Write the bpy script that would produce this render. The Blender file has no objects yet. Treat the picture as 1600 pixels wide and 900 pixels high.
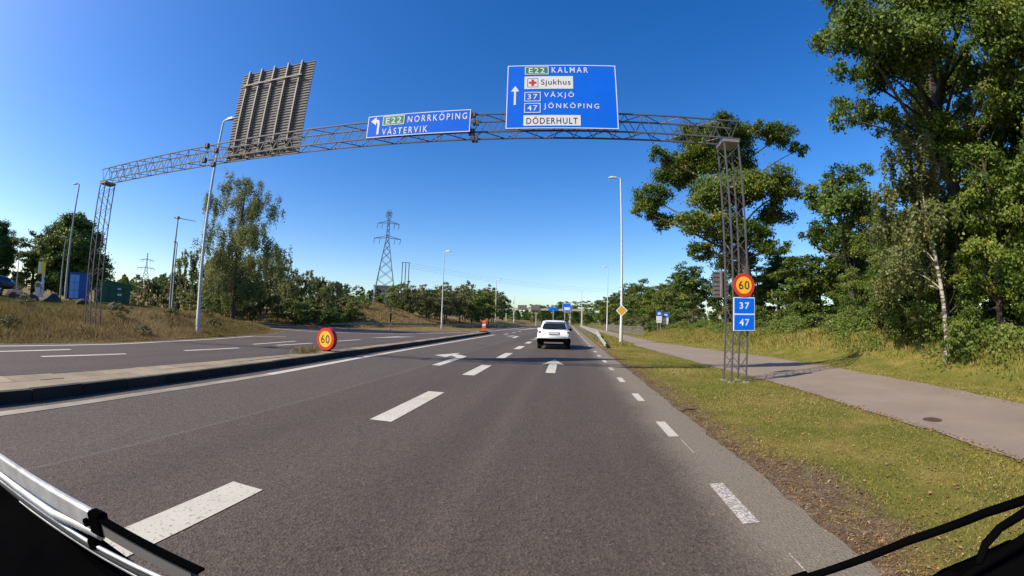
import bpy, bmesh, math, random
import numpy as np
from mathutils import Matrix, Vector, Quaternion

SC = bpy.context.scene
COL = SC.collection
R = math.radians

# ------------------------------------------------------------------ camera
# a wide dashcam lens: near equidistant, r = f (theta + 0.05 theta^3)
cam_data = bpy.data.cameras.new('camera')
camera = bpy.data.objects.new('camera', cam_data)
COL.objects.link(camera)
SC.camera = camera
SC.render.engine = 'CYCLES'
cam_data.type = 'PANO'
lens = cam_data if hasattr(cam_data, 'panorama_type') else cam_data.cycles
lens.panorama_type = 'FISHEYE_LENS_POLYNOMIAL'
cam_data.sensor_width = 36
cam_data.sensor_fit = 'HORIZONTAL'
cam_data.clip_start = 0.05
cam_data.clip_end = 9000
lens.fisheye_fov = R(220)
lens.fisheye_polynomial_k0 = 0
lens.fisheye_polynomial_k1 = -0.06669002
lens.fisheye_polynomial_k2 = -4.09017e-06
lens.fisheye_polynomial_k3 = 1.676865e-05
lens.fisheye_polynomial_k4 = -2.32457e-07
yaw, pitch, roll = -0.1309, 0.0751, 0.0278
fw = Vector((math.sin(yaw)*math.cos(pitch), math.cos(yaw)*math.cos(pitch), math.sin(pitch)))
r0 = Vector((math.cos(yaw), -math.sin(yaw), 0)); u0 = r0.cross(fw)
rt = r0*math.cos(roll)+u0*math.sin(roll); up = -r0*math.sin(roll)+u0*math.cos(roll)
mw = Matrix((rt, up, -fw)).transposed().to_4x4(); mw.translation = (0, 0, 1.6)
camera.matrix_world = mw

# ------------------------------------------------------------------ sky, sun, exposure
SUN_EL, SUN_AZ = 38.0, 30.0           # shadows fall towards +x, turned 30 degrees towards +y
world = bpy.data.worlds.new('World'); SC.world = world; world.use_nodes = True
wn = world.node_tree.nodes
sky = wn.new('ShaderNodeTexSky'); sky.sky_type = 'NISHITA'; sky.sun_disc = False
sky.sun_elevation = R(SUN_EL); sky.sun_rotation = R(240)
sky.air_density = 1.0; sky.dust_density = 0.85; sky.ozone_density = 3.0; sky.altitude = 0
hs = wn.new('ShaderNodeHueSaturation'); hs.inputs['Saturation'].default_value = 1.38; hs.inputs['Hue'].default_value = 0.511; hs.inputs['Value'].default_value = 1.0
world.node_tree.links.new(sky.outputs[0], hs.inputs['Color'])
world.node_tree.links.new(hs.outputs[0], wn['Background'].inputs[0])
wn['Background'].inputs[1].default_value = 0.145
sun_data = bpy.data.lights.new('sun', 'SUN'); sun_data.energy = 5.0; sun_data.angle = R(0.53); sun_data.color = (1, 0.88, 0.71)
sun = bpy.data.objects.new('sun', sun_data); COL.objects.link(sun)
ce = math.cos(R(SUN_EL))
sun.rotation_euler = Vector((math.cos(R(SUN_AZ))*ce, math.sin(R(SUN_AZ))*ce, -math.sin(R(SUN_EL)))).to_track_quat('-Z', 'Y').to_euler()
vs = SC.view_settings
vs.view_transform = 'Standard'; vs.look = 'None'; vs.exposure = 0.42; vs.gamma = 1.0; vs.use_curve_mapping = False
SC.cycles.use_denoising = True
SC.cycles.max_bounces = 6
SC.cycles.transparent_max_bounces = 8

# ------------------------------------------------------------------ helpers: nodes and materials
def lin(c):
    return tuple(((v/12.92) if v <= 0.04045 else ((v+0.055)/1.055)**2.4) for v in c)
class Nodes:
    def __init__(s, name):
        s.m = bpy.data.materials.new(name); s.m.use_nodes = True
        s.t = s.m.node_tree; s.b = s.t.nodes['Principled BSDF']; s.o = s.t.nodes['Material Output']
    def n(s, kind, **kw):
        x = s.t.nodes.new(kind)
        for k, v in kw.items(): setattr(x, k, v)
        return x
    def l(s, a, b): s.t.links.new(a, b)
    def coord(s, scale=(1, 1, 1), what='Object'):
        c = s.n('ShaderNodeTexCoord'); m = s.n('ShaderNodeMapping'); m.inputs['Scale'].default_value = scale
        s.l(c.outputs[what], m.inputs[0]); return m.outputs[0]
    def noise(s, vec, scale, detail=4, rough=0.55):
        x = s.n('ShaderNodeTexNoise'); x.inputs['Scale'].default_value = scale; x.inputs['Detail'].default_value = detail
        x.inputs['Roughness'].default_value = rough; s.l(vec, x.inputs['Vector']); return x.outputs['Fac']
    def voronoi(s, vec, scale):
        x = s.n('ShaderNodeTexVoronoi'); x.inputs['Scale'].default_value = scale; s.l(vec, x.inputs['Vector']); return x
    def ramp(s, fac, stops):
        x = s.n('ShaderNodeValToRGB'); e = x.color_ramp.elements
        while len(e) < len(stops): e.new(0.5)
        for el, (p, c) in zip(e, stops):
            el.position = p; el.color = (*c, 1) if len(c) == 3 else c
        s.l(fac, x.inputs[0]); return x.outputs[0]
    def mix(s, fac, a, b, mode='MIX'):
        x = s.n('ShaderNodeMix', data_type='RGBA', blend_type=mode)
        if isinstance(fac, (int, float)): x.inputs[0].default_value = fac
        else: s.l(fac, x.inputs[0])
        for v, i in ((a, 6), (b, 7)):
            if isinstance(v, tuple): x.inputs[i].default_value = (*v, 1)
            else: s.l(v, x.inputs[i])
        return x.outputs[2]
    def math(s, op, a, b=None, clamp=False):
        x = s.n('ShaderNodeMath', operation=op, use_clamp=clamp)
        for v, i in ((a, 0), (b, 1)):
            if v is None: continue
            if isinstance(v, (int, float)): x.inputs[i].default_value = v
            else: s.l(v, x.inputs[i])
        return x.outputs[0]
    def step(s, v, lo, hi):
        x = s.n('ShaderNodeMapRange', interpolation_type='SMOOTHSTEP'); x.inputs[1].default_value = lo; x.inputs[2].default_value = hi
        s.l(v, x.inputs[0]); return x.outputs[0]
    def bump(s, h, strength, dist=0.01):
        x = s.n('ShaderNodeBump'); x.inputs['Strength'].default_value = strength; x.inputs['Distance'].default_value = dist
        s.l(h, x.inputs['Height']); s.l(x.outputs[0], s.b.inputs['Normal'])
    def col(s, c): s.l(c, s.b.inputs['Base Color'])

def plain(name, color, rough=0.6, metal=0.0, var=0.12, scale=6.0, bump=0.0, spec=0.5, coat=0.0):
    N = Nodes(name); v = N.coord()
    f = N.noise(v, scale, 5)
    d = tuple(c*(1-var) for c in color); u = tuple(min(1, c*(1+var)) for c in color)
    N.col(N.ramp(f, [(0.3, d), (0.7, u)]))
    N.b.inputs['Roughness'].default_value = rough; N.b.inputs['Metallic'].default_value = metal
    N.b.inputs['Specular IOR Level'].default_value = spec
    N.b.inputs['Coat Weight'].default_value = coat
    if bump: N.bump(N.noise(v, scale*8, 4), bump)
    return N.m

M = {}
M['steel'] = plain('weathered_steel', (0.088, 0.084, 0.088), 0.6, 0.1, 0.25, 9)
M['galv'] = plain('galvanised_steel', (0.21, 0.195, 0.185), 0.6, 0.1, 0.15, 5)
M['lamp_grey'] = plain('painted_lamp_post', (0.5, 0.49, 0.46), 0.5, 0.1, 0.10, 4)
M['lamp_dark'] = plain('weathered_lamp_post', (0.30, 0.29, 0.27), 0.6, 0.1, 0.15, 4)
M['alu'] = plain('dull_aluminium', (0.135, 0.125, 0.115), 0.65, 0.1, 0.14, 3)
M['sign_blue'] = plain('sign_blue', (0.0, 0.125, 0.70), 0.6, 0, 0.05, 2, 0, 0.15)
M['sign_green'] = plain('sign_green', (0.01, 0.20, 0.11), 0.45, 0, 0.05, 2)
M['sign_white'] = plain('sign_white', (0.66, 0.67, 0.67), 0.55, 0, 0.03, 2)
M['sign_black'] = plain('sign_black', (0.02, 0.02, 0.022), 0.5, 0, 0.05, 2)
M['sign_red'] = plain('sign_red', (0.50, 0.028, 0.012), 0.45, 0, 0.08, 2)
M['sign_yellow'] = plain('sign_yellow', (0.86, 0.42, 0.012), 0.45, 0, 0.05, 2)
M['sign_cross'] = plain('sign_cross_red', (0.55, 0.02, 0.03), 0.45, 0, 0.05, 2)
M['amber'] = plain('amber_yellow', (0.60, 0.34, 0.02), 0.45, 0, 0.05, 2)
M['orange'] = plain('marker_orange', (0.72, 0.10, 0.03), 0.5, 0, 0.12, 5)
M['concrete'] = plain('concrete', (0.24, 0.22, 0.19), 0.9, 0, 0.2, 3, 0.3)
M['kerb'] = plain('kerb_stone', (0.028, 0.026, 0.025), 0.95, 0, 0.25, 4, 0.3)
M['slab'] = plain('paving_slab', (0.27, 0.215, 0.14), 0.92, 0, 0.22, 3, 0.3)
def stone_mat(name, color, var):
    N = Nodes(name); v = N.coord(); oi = N.n('ShaderNodeObjectInfo')
    f = N.math('ADD', N.math('MULTIPLY', N.noise(v, 2.3, 6, 0.65), 0.7), N.math('MULTIPLY', oi.outputs['Random'], 0.35))
    c = N.ramp(f, [(0.25, tuple(k*(1-var) for k in color)), (0.55, color), (0.8, tuple(k*(1+var) for k in color))])
    g = N.noise(v, 0.9, 5, 0.6); c = N.mix(N.math('MULTIPLY', N.step(g, 0.52, 0.68), 0.55), c, (0.10, 0.082, 0.06))
    N.col(c); N.b.inputs['Roughness'].default_value = 0.94; N.bump(N.noise(v, 30, 4), 0.35, 0.01); return N.m
M['slab'] = stone_mat('weathered_paving_slab', (0.26, 0.21, 0.135), 0.35)
M['kerb'] = stone_mat('worn_kerb_stone', (0.032, 0.030, 0.028), 0.5)  # base darkened so the shade on the road-side face is in the colour
M['black_plastic'] = plain('black_plastic', (0.0022, 0.0022, 0.0024), 0.8, 0, 0.2, 8, 0, 0.0)  # almost black, no specular: the cowl's shade is put into this colour
M['rubber'] = plain('rubber', (0.02, 0.02, 0.02), 0.85, 0, 0.2, 10)
M['glass_dark'] = plain('dark_glass', (0.012, 0.014, 0.017), 0.08, 0, 0.1, 1, 0, 0.6)
M['car_white'] = plain('white_car_paint', (0.80, 0.80, 0.79), 0.35, 0, 0.01, 1, 0, 0.5, 0.6)
M['car_dark'] = plain('dark_blue_car_paint', (0.02, 0.028, 0.045), 0.3, 0, 0.05, 1, 0, 0.5, 0.8)
M['tail_red'] = plain('tail_light_red', (0.25, 0.02, 0.02), 0.2, 0, 0.05, 4)
M['chrome'] = plain('wheel_alloy', (0.5, 0.5, 0.5), 0.3, 0.9, 0.05, 4)
M['plate'] = plain('number_plate', (0.62, 0.62, 0.60), 0.5, 0, 0.05, 30)
M['wiper_metal'] = plain('worn_silver_wiper', (0.55, 0.55, 0.53), 0.4, 0.5, 0.25, 14)
M['blue_box'] = plain('blue_container_paint', (0.02, 0.09, 0.34), 0.55, 0, 0.15, 2)
M['blue_light'] = plain('light_blue_door_paint', (0.16, 0.36, 0.68), 0.55, 0, 0.1, 2)
M['green_lid'] = plain('sunlit_green_lid', (0.03, 0.17, 0.085), 0.5, 0, 0.12, 2)  # container green lightened: sunlight on the sloping lid put into the colour
M['green_box'] = plain('green_container_paint', (0.012, 0.075, 0.035), 0.55, 0, 0.15, 2)
M['boulder'] = plain('boulder_stone', (0.06, 0.05, 0.043), 0.95, 0, 0.4, 2.2, 0.8)  # darkened to carry the shade over the boulder row in its colour
M['brick_pale'] = plain('pale_building_wall', (0.42, 0.36, 0.32), 0.9, 0, 0.08, 0.2)
M['brick_grey'] = plain('grey_building_wall', (0.26, 0.22, 0.20), 0.9, 0, 0.08, 0.2)
M['pylon'] = plain('pylon_steel', (0.16, 0.18, 0.22), 0.6, 0.2, 0.1, 0.5)
M['wood_pole'] = plain('dark_pole', (0.07, 0.065, 0.06), 0.8, 0, 0.1, 2)
M['rail_pale'] = plain('cream_guardrail', (0.42, 0.39, 0.31), 0.5, 0.2, 0.12, 2)  # even cream tone of the rails themselves, also on the far gantry
M['rail_dark'] = plain('dull_guardrail', (0.22, 0.21, 0.20), 0.6, 0.3, 0.12, 2)
M['pump_yellow'] = plain('pump_yellow', (0.85, 0.62, 0.06), 0.5, 0, 0.05, 2)
M['iron'] = plain('rusty_iron', (0.10, 0.055, 0.04), 0.8, 0.2, 0.3, 20)

def marking_mat():
    N = Nodes('worn_road_paint'); v = N.coord()
    f = N.noise(v, 26, 6, 0.7); g = N.noise(v, 1.2, 3)
    white = N.ramp(g, [(0.3, (0.46, 0.43, 0.35)), (0.7, (0.56, 0.53, 0.44))])
    k = N.math('MULTIPLY', N.step(f, 0.56, 0.64), 0.75)
    N.col(N.mix(k, white, (0.14, 0.125, 0.12)))
    N.b.inputs['Roughness'].default_value = 0.75; N.bump(f, 0.25, 0.004)
    return N.m
M['paint'] = marking_mat()
def marking_worn():
    N = Nodes('thin_road_paint'); v = N.coord()
    f = N.noise(v, 40, 6, 0.75)
    k = N.step(f, 0.40, 0.56)
    N.col(N.mix(k, (0.58, 0.55, 0.48), (0.22, 0.195, 0.175)))
    N.b.inputs['Roughness'].default_value = 0.8
    return N.m
M['paint_thin'] = marking_worn()
M['paint_dull'] = plain('dirty_road_paint', (0.27, 0.24, 0.19), 0.85, 0, 0.3, 1.5)

def asphalt_mat():
    N = Nodes('asphalt'); v = N.coord(); sep = N.n('ShaderNodeSeparateXYZ'); N.l(v, sep.inputs[0]); X = sep.outputs[0]
    vor = N.voronoi(v, 48); fine = N.noise(v, 85, 3, 0.75)
    big = N.noise(N.coord((0.9, 0.07, 1)), 1.0, 5); blot = N.noise(v, 0.45, 5)
    base = N.ramp(big, [(0.3, (0.080, 0.062, 0.049)), (0.7, (0.108, 0.084, 0.067))])
    base = N.mix(N.step(blot, 0.45, 0.75), base, (0.098, 0.079, 0.062))
    # paler dusty shoulder along the right edge, older paler strip beside the island
    wob = N.math('MULTIPLY', N.math('SUBTRACT', N.noise(v, 0.8, 4), 0.5), 0.5)
    xs = N.math('ADD', X, wob)
    dust = N.step(xs, 1.0, 1.75)
    base = N.mix(N.math('MULTIPLY', dust, 0.85), base, (0.215, 0.183, 0.136))
    near = N.math('MULTIPLY', N.step(xs, -5.0, -7.3), 1.0)
    x2 = N.n('ShaderNodeMapRange'); 
    xq = N.math('ADD', X, N.math('MULTIPLY', wob, 0.12))
    old = N.math('MULTIPLY', N.math('LESS_THAN', xq, -4.62), N.math('GREATER_THAN', xq, -8.6))
    base = N.mix(N.math('MULTIPLY', old, 0.3), base, (0.120, 0.106, 0.086))
    seam = N.math('MULTIPLY', N.math('LESS_THAN', xq, -4.58), N.math('GREATER_THAN', xq, -4.66))
    base = N.mix(N.math('MULTIPLY', seam, 0.22), base, (0.20, 0.18, 0.16))
    opp = N.math('LESS_THAN', X, -9.0)
    base = N.mix(N.math('MULTIPLY', opp, 0.5), base, (0.096, 0.075, 0.065))
    # tyre-polished wheel tracks and an oil-darkened lane middle
    for cx_, wd_, kk, cc in ((-1.35, 0.34, 0.45, (0.062, 0.049, 0.041)), (0.25, 0.34, 0.45, (0.062, 0.049, 0.041)), (-0.55, 0.22, 0.35, (0.058, 0.046, 0.038)), (-3.75, 0.32, 0.3, (0.066, 0.052, 0.043)), (-10.6, 0.35, 0.4, (0.066, 0.052, 0.045)), (-12.2, 0.35, 0.4, (0.066, 0.052, 0.045))):
        dd = N.math('ABSOLUTE', N.math('SUBTRACT', N.math('ADD', X, N.math('MULTIPLY', wob, 0.5)), cx_))
        tk = N.math('MULTIPLY', N.step(dd, wd_*1.5, wd_*0.3), N.math('MULTIPLY', N.step(big, 0.25, 0.6), kk))
        base = N.mix(tk, base, cc)
    st = N.noise(v, 1.7, 6, 0.7); base = N.mix(N.math('MULTIPLY', N.step(st, 0.66, 0.74), 0.35), base, (0.05, 0.042, 0.037))
    sp = N.ramp(vor.outputs['Color'], [(0.0, (0.42, 0.42, 0.42)), (0.35, (0.85, 0.85, 0.85)), (0.6, (1.0, 1.0, 1.0)), (0.85, (1.25, 1.22, 1.15)), (1.0, (1.9, 1.8, 1.65))])
    col = N.mix(N.math('SUBTRACT', 0.95, N.math('MULTIPLY', dust, 0.6)), base, sp, 'MULTIPLY')
    fr = N.ramp(fine, [(0.34, (0.6, 0.6, 0.6)), (0.66, (1.3, 1.3, 1.3))])
    col = N.mix(N.math('SUBTRACT', 0.8, N.math('MULTIPLY', dust, 0.45)), col, fr, 'MULTIPLY')
    # hairline cracks and dark drips
    cr = N.n('ShaderNodeTexVoronoi', feature='DISTANCE_TO_EDGE'); cr.inputs['Scale'].default_value = 0.34
    wv = N.n('ShaderNodeVectorMath', operation='ADD'); nz = N.n('ShaderNodeTexNoise'); nz.inputs['Scale'].default_value = 1.3; nz.inputs['Detail'].default_value = 5
    N.l(v, nz.inputs['Vector']); N.l(v, wv.inputs[0]); N.l(nz.outputs['Color'], wv.inputs[1]); N.l(wv.outputs[0], cr.inputs['Vector'])
    ck = N.math('MULTIPLY', N.math('LESS_THAN', cr.outputs['Distance'], 0.0035), N.step(blot, 0.5, 0.6))
    col = N.mix(N.math('MULTIPLY', ck, 0.5), col, (0.045, 0.04, 0.038))
    N.col(col); N.b.inputs['Roughness'].default_value = 0.88; N.b.inputs['Specular IOR Level'].default_value = 0.35
    h = N.math('ADD', vor.outputs['Distance'], fine); N.bump(h, 0.55, 0.012)
    return N.m
M['asphalt'] = asphalt_mat()
def path_mat():
    N = Nodes('footpath_asphalt'); v = N.coord()
    big = N.noise(v, 0.7, 6); fine = N.noise(v, 90, 3, 0.7)
    c = N.ramp(big, [(0.3, (0.215, 0.168, 0.128)), (0.7, (0.275, 0.217, 0.165))])
    sq = N.noise(v, 2.4, 7, 0.7); c = N.mix(N.math('MULTIPLY', N.step(sq, 0.55, 0.75), 0.4), c, (0.13, 0.10, 0.08))
    c = N.mix(0.6, c, N.ramp(fine, [(0.3, (0.72, 0.72, 0.72)), (0.7, (1.25, 1.25, 1.25))]), 'MULTIPLY')
    N.col(c); N.b.inputs['Roughness'].default_value = 0.9; N.bump(fine, 0.35, 0.006)
    return N.m
M['path'] = path_mat()
def ground_mat():
    N = Nodes('verge_ground'); v = N.coord(); sep = N.n('ShaderNodeSeparateXYZ'); N.l(v, sep.inputs[0]); X = sep.outputs[0]
    n1 = N.noise(v, 0.9, 6, 0.6); n2 = N.noise(v, 7, 5, 0.65); n3 = N.noise(v, 45, 4, 0.7)
    grass = N.ramp(n1, [(0.3, (0.09, 0.105, 0.02)), (0.5, (0.145, 0.14, 0.03)), (0.7, (0.25, 0.19, 0.06))])
    dry = N.ramp(n1, [(0.3, (0.10, 0.085, 0.03)), (0.55, (0.20, 0.145, 0.055)), (0.75, (0.26, 0.19, 0.085))])
    dirt = N.ramp(n2, [(0.3, (0.085, 0.060, 0.042)), (0.52, (0.15, 0.108, 0.074)), (0.7, (0.23, 0.175, 0.125))])
    left = N.math('LESS_THAN', X, -10.0)
    c = N.mix(left, grass, dry)
    w = N.math('ADD', X, N.math('MULTIPLY', N.math('SUBTRACT', n1, 0.5), 3.2))
    w = N.math('ADD', w, N.math('MULTIPLY', N.math('SUBTRACT', n2, 0.5), 1.2))
    dk = N.math('MULTIPLY', N.step(w, 3.0, 2.25), N.math('GREATER_THAN', X, 0.0))
    c = N.mix(dk, c, dirt)
    c = N.mix(0.7, c, N.ramp(n3, [(0.3, (0.55, 0.55, 0.55)), (0.7, (1.35, 1.35, 1.3))]), 'MULTIPLY')
    N.col(c); N.b.inputs['Roughness'].default_value = 0.95; N.b.inputs['Specular IOR Level'].default_value = 0.1
    N.bump(N.math('ADD', n2, n3), 0.6, 0.03)
    return N.m
M['ground'] = ground_mat()

def leaf_mat(name, stops, trans=0.32, rough=0.5):
    N = Nodes(name)
    at = N.n('ShaderNodeAttribute', attribute_name='tint'); oi = N.n('ShaderNodeObjectInfo')
    f = N.math('ADD', N.math('MULTIPLY', at.outputs['Fac'], 0.8), N.math('MULTIPLY', oi.outputs['Random'], 0.2))
    c = N.ramp(f, stops)
    N.col(c); N.b.inputs['Roughness'].default_value = rough; N.b.inputs['Specular IOR Level'].default_value = 0.3
    tr = N.n('ShaderNodeBsdfTranslucent'); N.l(c, tr.inputs[0])
    mx = N.n('ShaderNodeMixShader'); mx.inputs[0].default_value = trans
    N.l(N.b.outputs[0], mx.inputs[1]); N.l(tr.outputs[0], mx.inputs[2]); N.l(mx.outputs[0], N.o.inputs[0])
    return N.m
M['oak_leaf'] = leaf_mat('oak_leaves', [(0.0, (0.026, 0.056, 0.010)), (0.42, (0.082, 0.140, 0.020)), (0.78, (0.165, 0.215, 0.030)), (1.0, (0.32, 0.27, 0.045))])
M['birch_leaf'] = leaf_mat('birch_leaves', [(0.0, (0.11, 0.14, 0.045)), (0.45, (0.195, 0.225, 0.075)), (0.8, (0.27, 0.275, 0.10)), (1.0, (0.36, 0.29, 0.09))], 0.48)
M['bush_leaf'] = leaf_mat('bush_leaves', [(0.0, (0.042, 0.076, 0.014)), (0.45, (0.108, 0.160, 0.026)), (0.8, (0.19, 0.22, 0.04)), (1.0, (0.31, 0.26, 0.05))])
M['olive_leaf'] = leaf_mat('olive_willow_leaves', [(0.0, (0.075, 0.085, 0.028)), (0.5, (0.140, 0.150, 0.050)), (1.0, (0.22, 0.205, 0.075))])
M['pine_leaf'] = leaf_mat('pine_needles', [(0.0, (0.014, 0.028, 0.012)), (0.5, (0.03, 0.05, 0.02)), (1.0, (0.06, 0.075, 0.03))], 0.15)
M['grass'] = leaf_mat('grass_blades', [(0.0, (0.10, 0.145, 0.018)), (0.35, (0.20, 0.22, 0.034)), (0.65, (0.33, 0.275, 0.07)), (1.0, (0.45, 0.34, 0.14))], 0.3, 0.6)
M['dry_grass'] = leaf_mat('dry_grass_blades', [(0.0, (0.095, 0.115, 0.026)), (0.35, (0.20, 0.17, 0.05)), (0.7, (0.27, 0.195, 0.08)), (1.0, (0.38, 0.29, 0.14))], 0.3, 0.6)
M['litter'] = leaf_mat('fallen_leaf', [(0.0, (0.10, 0.05, 0.025)), (0.4, (0.24, 0.13, 0.05)), (0.75, (0.40, 0.27, 0.10)), (1.0, (0.55, 0.45, 0.22))], 0.15, 0.7)
M['bark'] = plain('oak_bark', (0.075, 0.058, 0.045), 0.95, 0, 0.35, 5, 0.8)
def birch_bark():
    N = Nodes('birch_bark'); v = N.coord((1, 1, 6)); f = N.noise(v, 2.2, 4, 0.7)
    N.col(N.mix(N.step(f, 0.46, 0.56), (0.40, 0.36, 0.30), (0.05, 0.045, 0.04))); N.b.inputs['Roughness'].default_value = 0.85
    return N.m
M['birch_bark'] = birch_bark()

# ------------------------------------------------------------------ helpers: objects
def link(name, me, mat=None, parent=None, loc=None, rot=None):
    o = bpy.data.objects.new(name, me)
    if mat is not None and not me.materials: me.materials.append(M[mat] if isinstance(mat, str) else mat)
    COL.objects.link(o)
    if parent is not None: o.parent = parent
    if loc is not None: o.location = loc
    if rot is not None: o.rotation_euler = rot
    return o
def tag(o, label, cat, group=None):
    o['label'] = label; o['category'] = cat
    if group: o['group'] = group
    return o
def thing(name, label, cat, loc=(0, 0, 0), rotz=0.0, group=None):
    o = bpy.data.objects.new(name, None); COL.objects.link(o); o.empty_display_size = 0.3
    o.location = loc; o.rotation_euler = (0, 0, rotz)
    return tag(o, label, cat, group)
def kind(o, k): o['kind'] = k; return o
def copy_tree(o, parent=None):
    c = o.copy(); COL.objects.link(c)
    if parent is not None: c.parent = parent
    for ch in list(o.children): copy_tree(ch, c)
    return c

class MB:
    """collects shapes, builds one mesh"""
    def __init__(s): s.v = []; s.f = []; s.sm = []
    def add(s, vs, fs, smooth=False):
        k = len(s.v); s.v += [tuple(p) for p in vs]; s.f += [tuple(i+k for i in f) for f in fs]; s.sm += [smooth]*len(fs); return s
    def box(s, a, b, bev=0.0):
        x0, y0, z0 = a; x1, y1, z1 = b
        if bev <= 0:
            return s.add([(x0,y0,z0),(x1,y0,z0),(x1,y1,z0),(x0,y1,z0),(x0,y0,z1),(x1,y0,z1),(x1,y1,z1),(x0,y1,z1)],
                         [(3,2,1,0),(4,5,6,7),(0,1,5,4),(1,2,6,5),(2,3,7,6),(3,0,4,7)])
        bm = bmesh.new(); bmesh.ops.create_cube(bm, size=1)
        for q in bm.verts: q.co = Vector(((x0+x1)/2+q.co.x*(x1-x0), (y0+y1)/2+q.co.y*(y1-y0), (z0+z1)/2+q.co.z*(z1-z0)))
        bmesh.ops.bevel(bm, geom=bm.edges[:], offset=bev, segments=2, affect='EDGES')
        bm.verts.index_update()
        s.add([q.co[:] for q in bm.verts], [[q.index for q in f.verts] for f in bm.faces]); bm.free(); return s
    def tube(s, pts, rad, n=8, cap=True, smooth=True):
        pts = [Vector(p) for p in pts]; rad = rad if isinstance(rad, (list, tuple)) else [rad]*len(pts)
        vs, fs = [], []; ref = None
        for i, p in enumerate(pts):
            d = (pts[min(i+1, len(pts)-1)]-pts[max(i-1, 0)]).normalized()
            if ref is None: ref = Vector((0, 0, 1)) if abs(d.z) < 0.9 else Vector((1, 0, 0))
            a = d.cross(ref); a.normalize(); b = d.cross(a); ref = -b if False else ref
            for k in range(n):
                t = 2*math.pi*(k+0.5)/n; vs.append(p+(a*math.cos(t)+b*math.sin(t))*rad[i])
        for i in range(len(pts)-1):
            for k in range(n):
                fs.append((i*n+k, i*n+(k+1) % n, (i+1)*n+(k+1) % n, (i+1)*n+k))
        s.add(vs, fs, smooth and n > 4)
        if cap:
            m = len(pts)-1
            s.add(vs[:n], [tuple(range(n))]); s.add(vs[m*n:], [tuple(range(n-1, -1, -1))])
        return s
    def prism(s, poly, y0, y1):
        """poly in (x,z), extruded along y"""
        n = len(poly); vs = [(x, y0, z) for x, z in poly]+[(x, y1, z) for x, z in poly]
        return s.add(vs, [tuple(range(n)), tuple(range(2*n-1, n-1, -1))]+[(i, i+n, (i+1) % n+n, (i+1) % n) for i in range(n)])
    def flat(s, poly, z):
        return s.add([(x, y, z) for x, y in poly], [tuple(range(len(poly)))])
    def mesh(s, name):
        me = bpy.data.meshes.new(name); me.from_pydata(s.v, [], s.f)
        me.polygons.foreach_set('use_smooth', s.sm)
        bm = bmesh.new(); bm.from_mesh(me); bmesh.ops.recalc_face_normals(bm, faces=bm.faces[:]); bm.to_mesh(me); bm.free()
        me.update(); return me
    def build(s, name, mat, parent=None, loc=None, rot=None):
        return link(name, s.mesh(name), mat, parent, loc, rot)

UNIT = {}
def bar(name, p, q, r, mat, parent=None, n=4):
    """a straight bar from p to q; alike bars share one mesh"""
    key = (mat, n)
    if key not in UNIT:
        UNIT[key] = MB().tube([(0, 0, 0), (0, 0, 1)], 1.0, n).mesh('bar')
        UNIT[key].materials.append(M[mat])
    o = bpy.data.objects.new(name, UNIT[key]); COL.objects.link(o)
    p, q = Vector(p), Vector(q); d = q-p
    o.matrix_local = Matrix.Translation(p) @ d.to_track_quat('Z', 'Y').to_matrix().to_4x4() @ Matrix.Diagonal((r, r, d.length, 1))
    if parent is not None: o.parent = parent
    return o

def np_mesh(name, V, F, tint=None, mat=None):
    """V (n,3), F (m,k) index array"""
    me = bpy.data.meshes.new(name); k = F.shape[1]
    me.vertices.add(len(V)); me.vertices.foreach_set('co', np.ascontiguousarray(V, np.float32).ravel())
    me.loops.add(F.size); me.loops.foreach_set('vertex_index', np.ascontiguousarray(F, np.int32).ravel())
    me.polygons.add(len(F)); me.polygons.foreach_set('loop_start', np.arange(0, F.size, k, dtype=np.int32))
    me.update(calc_edges=True)
    if tint is not None:
        a = me.attributes.new('tint', 'FLOAT', 'POINT'); a.data.foreach_set('value', np.ascontiguousarray(tint, np.float32))
    if mat: me.materials.append(M[mat])
    return me

TEXTS = []
def lettering(txt, x0, x1, z0, z1, y, mat, parent, bold=0.006, gap=1.2, name='lettering'):
    """flat raised letters filling the box x0..x1 by z0..z1 on a sign face that looks towards -y"""
    cu = bpy.data.curves.new('lettering', 'FONT'); cu.body = txt; cu.size = 1.0; cu.offset = bold*1.6; cu.space_character = gap; cu.extrude = 0.0; cu.resolution_u = 3
    o = bpy.data.objects.new('lettering', cu); COL.objects.link(o)
    dg = bpy.context.evaluated_depsgraph_get(); me = bpy.data.meshes.new_from_object(o.evaluated_get(dg))
    bpy.data.objects.remove(o); bpy.data.curves.remove(cu)
    n = len(me.vertices); co = np.zeros(n*3, np.float32); me.vertices.foreach_get('co', co); co = co.reshape(-1, 3)
    a, b = co.min(0), co.max(0)
    X = x0+(co[:, 0]-a[0])/(b[0]-a[0])*(x1-x0); Z = z0+(co[:, 1]-a[1])/(b[1]-a[1])*(z1-z0)
    me.vertices.foreach_set('co', np.stack([X, np.full(n, y, np.float32), Z], -1).astype(np.float32).ravel()); me.update()
    me.name = name; me.materials.clear(); me.materials.append(M[mat])
    return link(name, me, None, parent)
def disc(x, z, r, y0, y1, n=40):
    return MB().prism([(x+r*math.cos(2*math.pi*i/n), z+r*math.sin(2*math.pi*i/n)) for i in range(n)], y0, y1)
def frame(x0, x1, z0, z1, w, y0, y1):
    m = MB(); m.box((x0, y0, z0), (x1, y1, z0+w)); m.box((x0, y0, z1-w), (x1, y1, z1))
    m.box((x0, y0, z0+w), (x0+w, y1, z1-w)); m.box((x1-w, y0, z0+w), (x1, y1, z1-w)); return m

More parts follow.
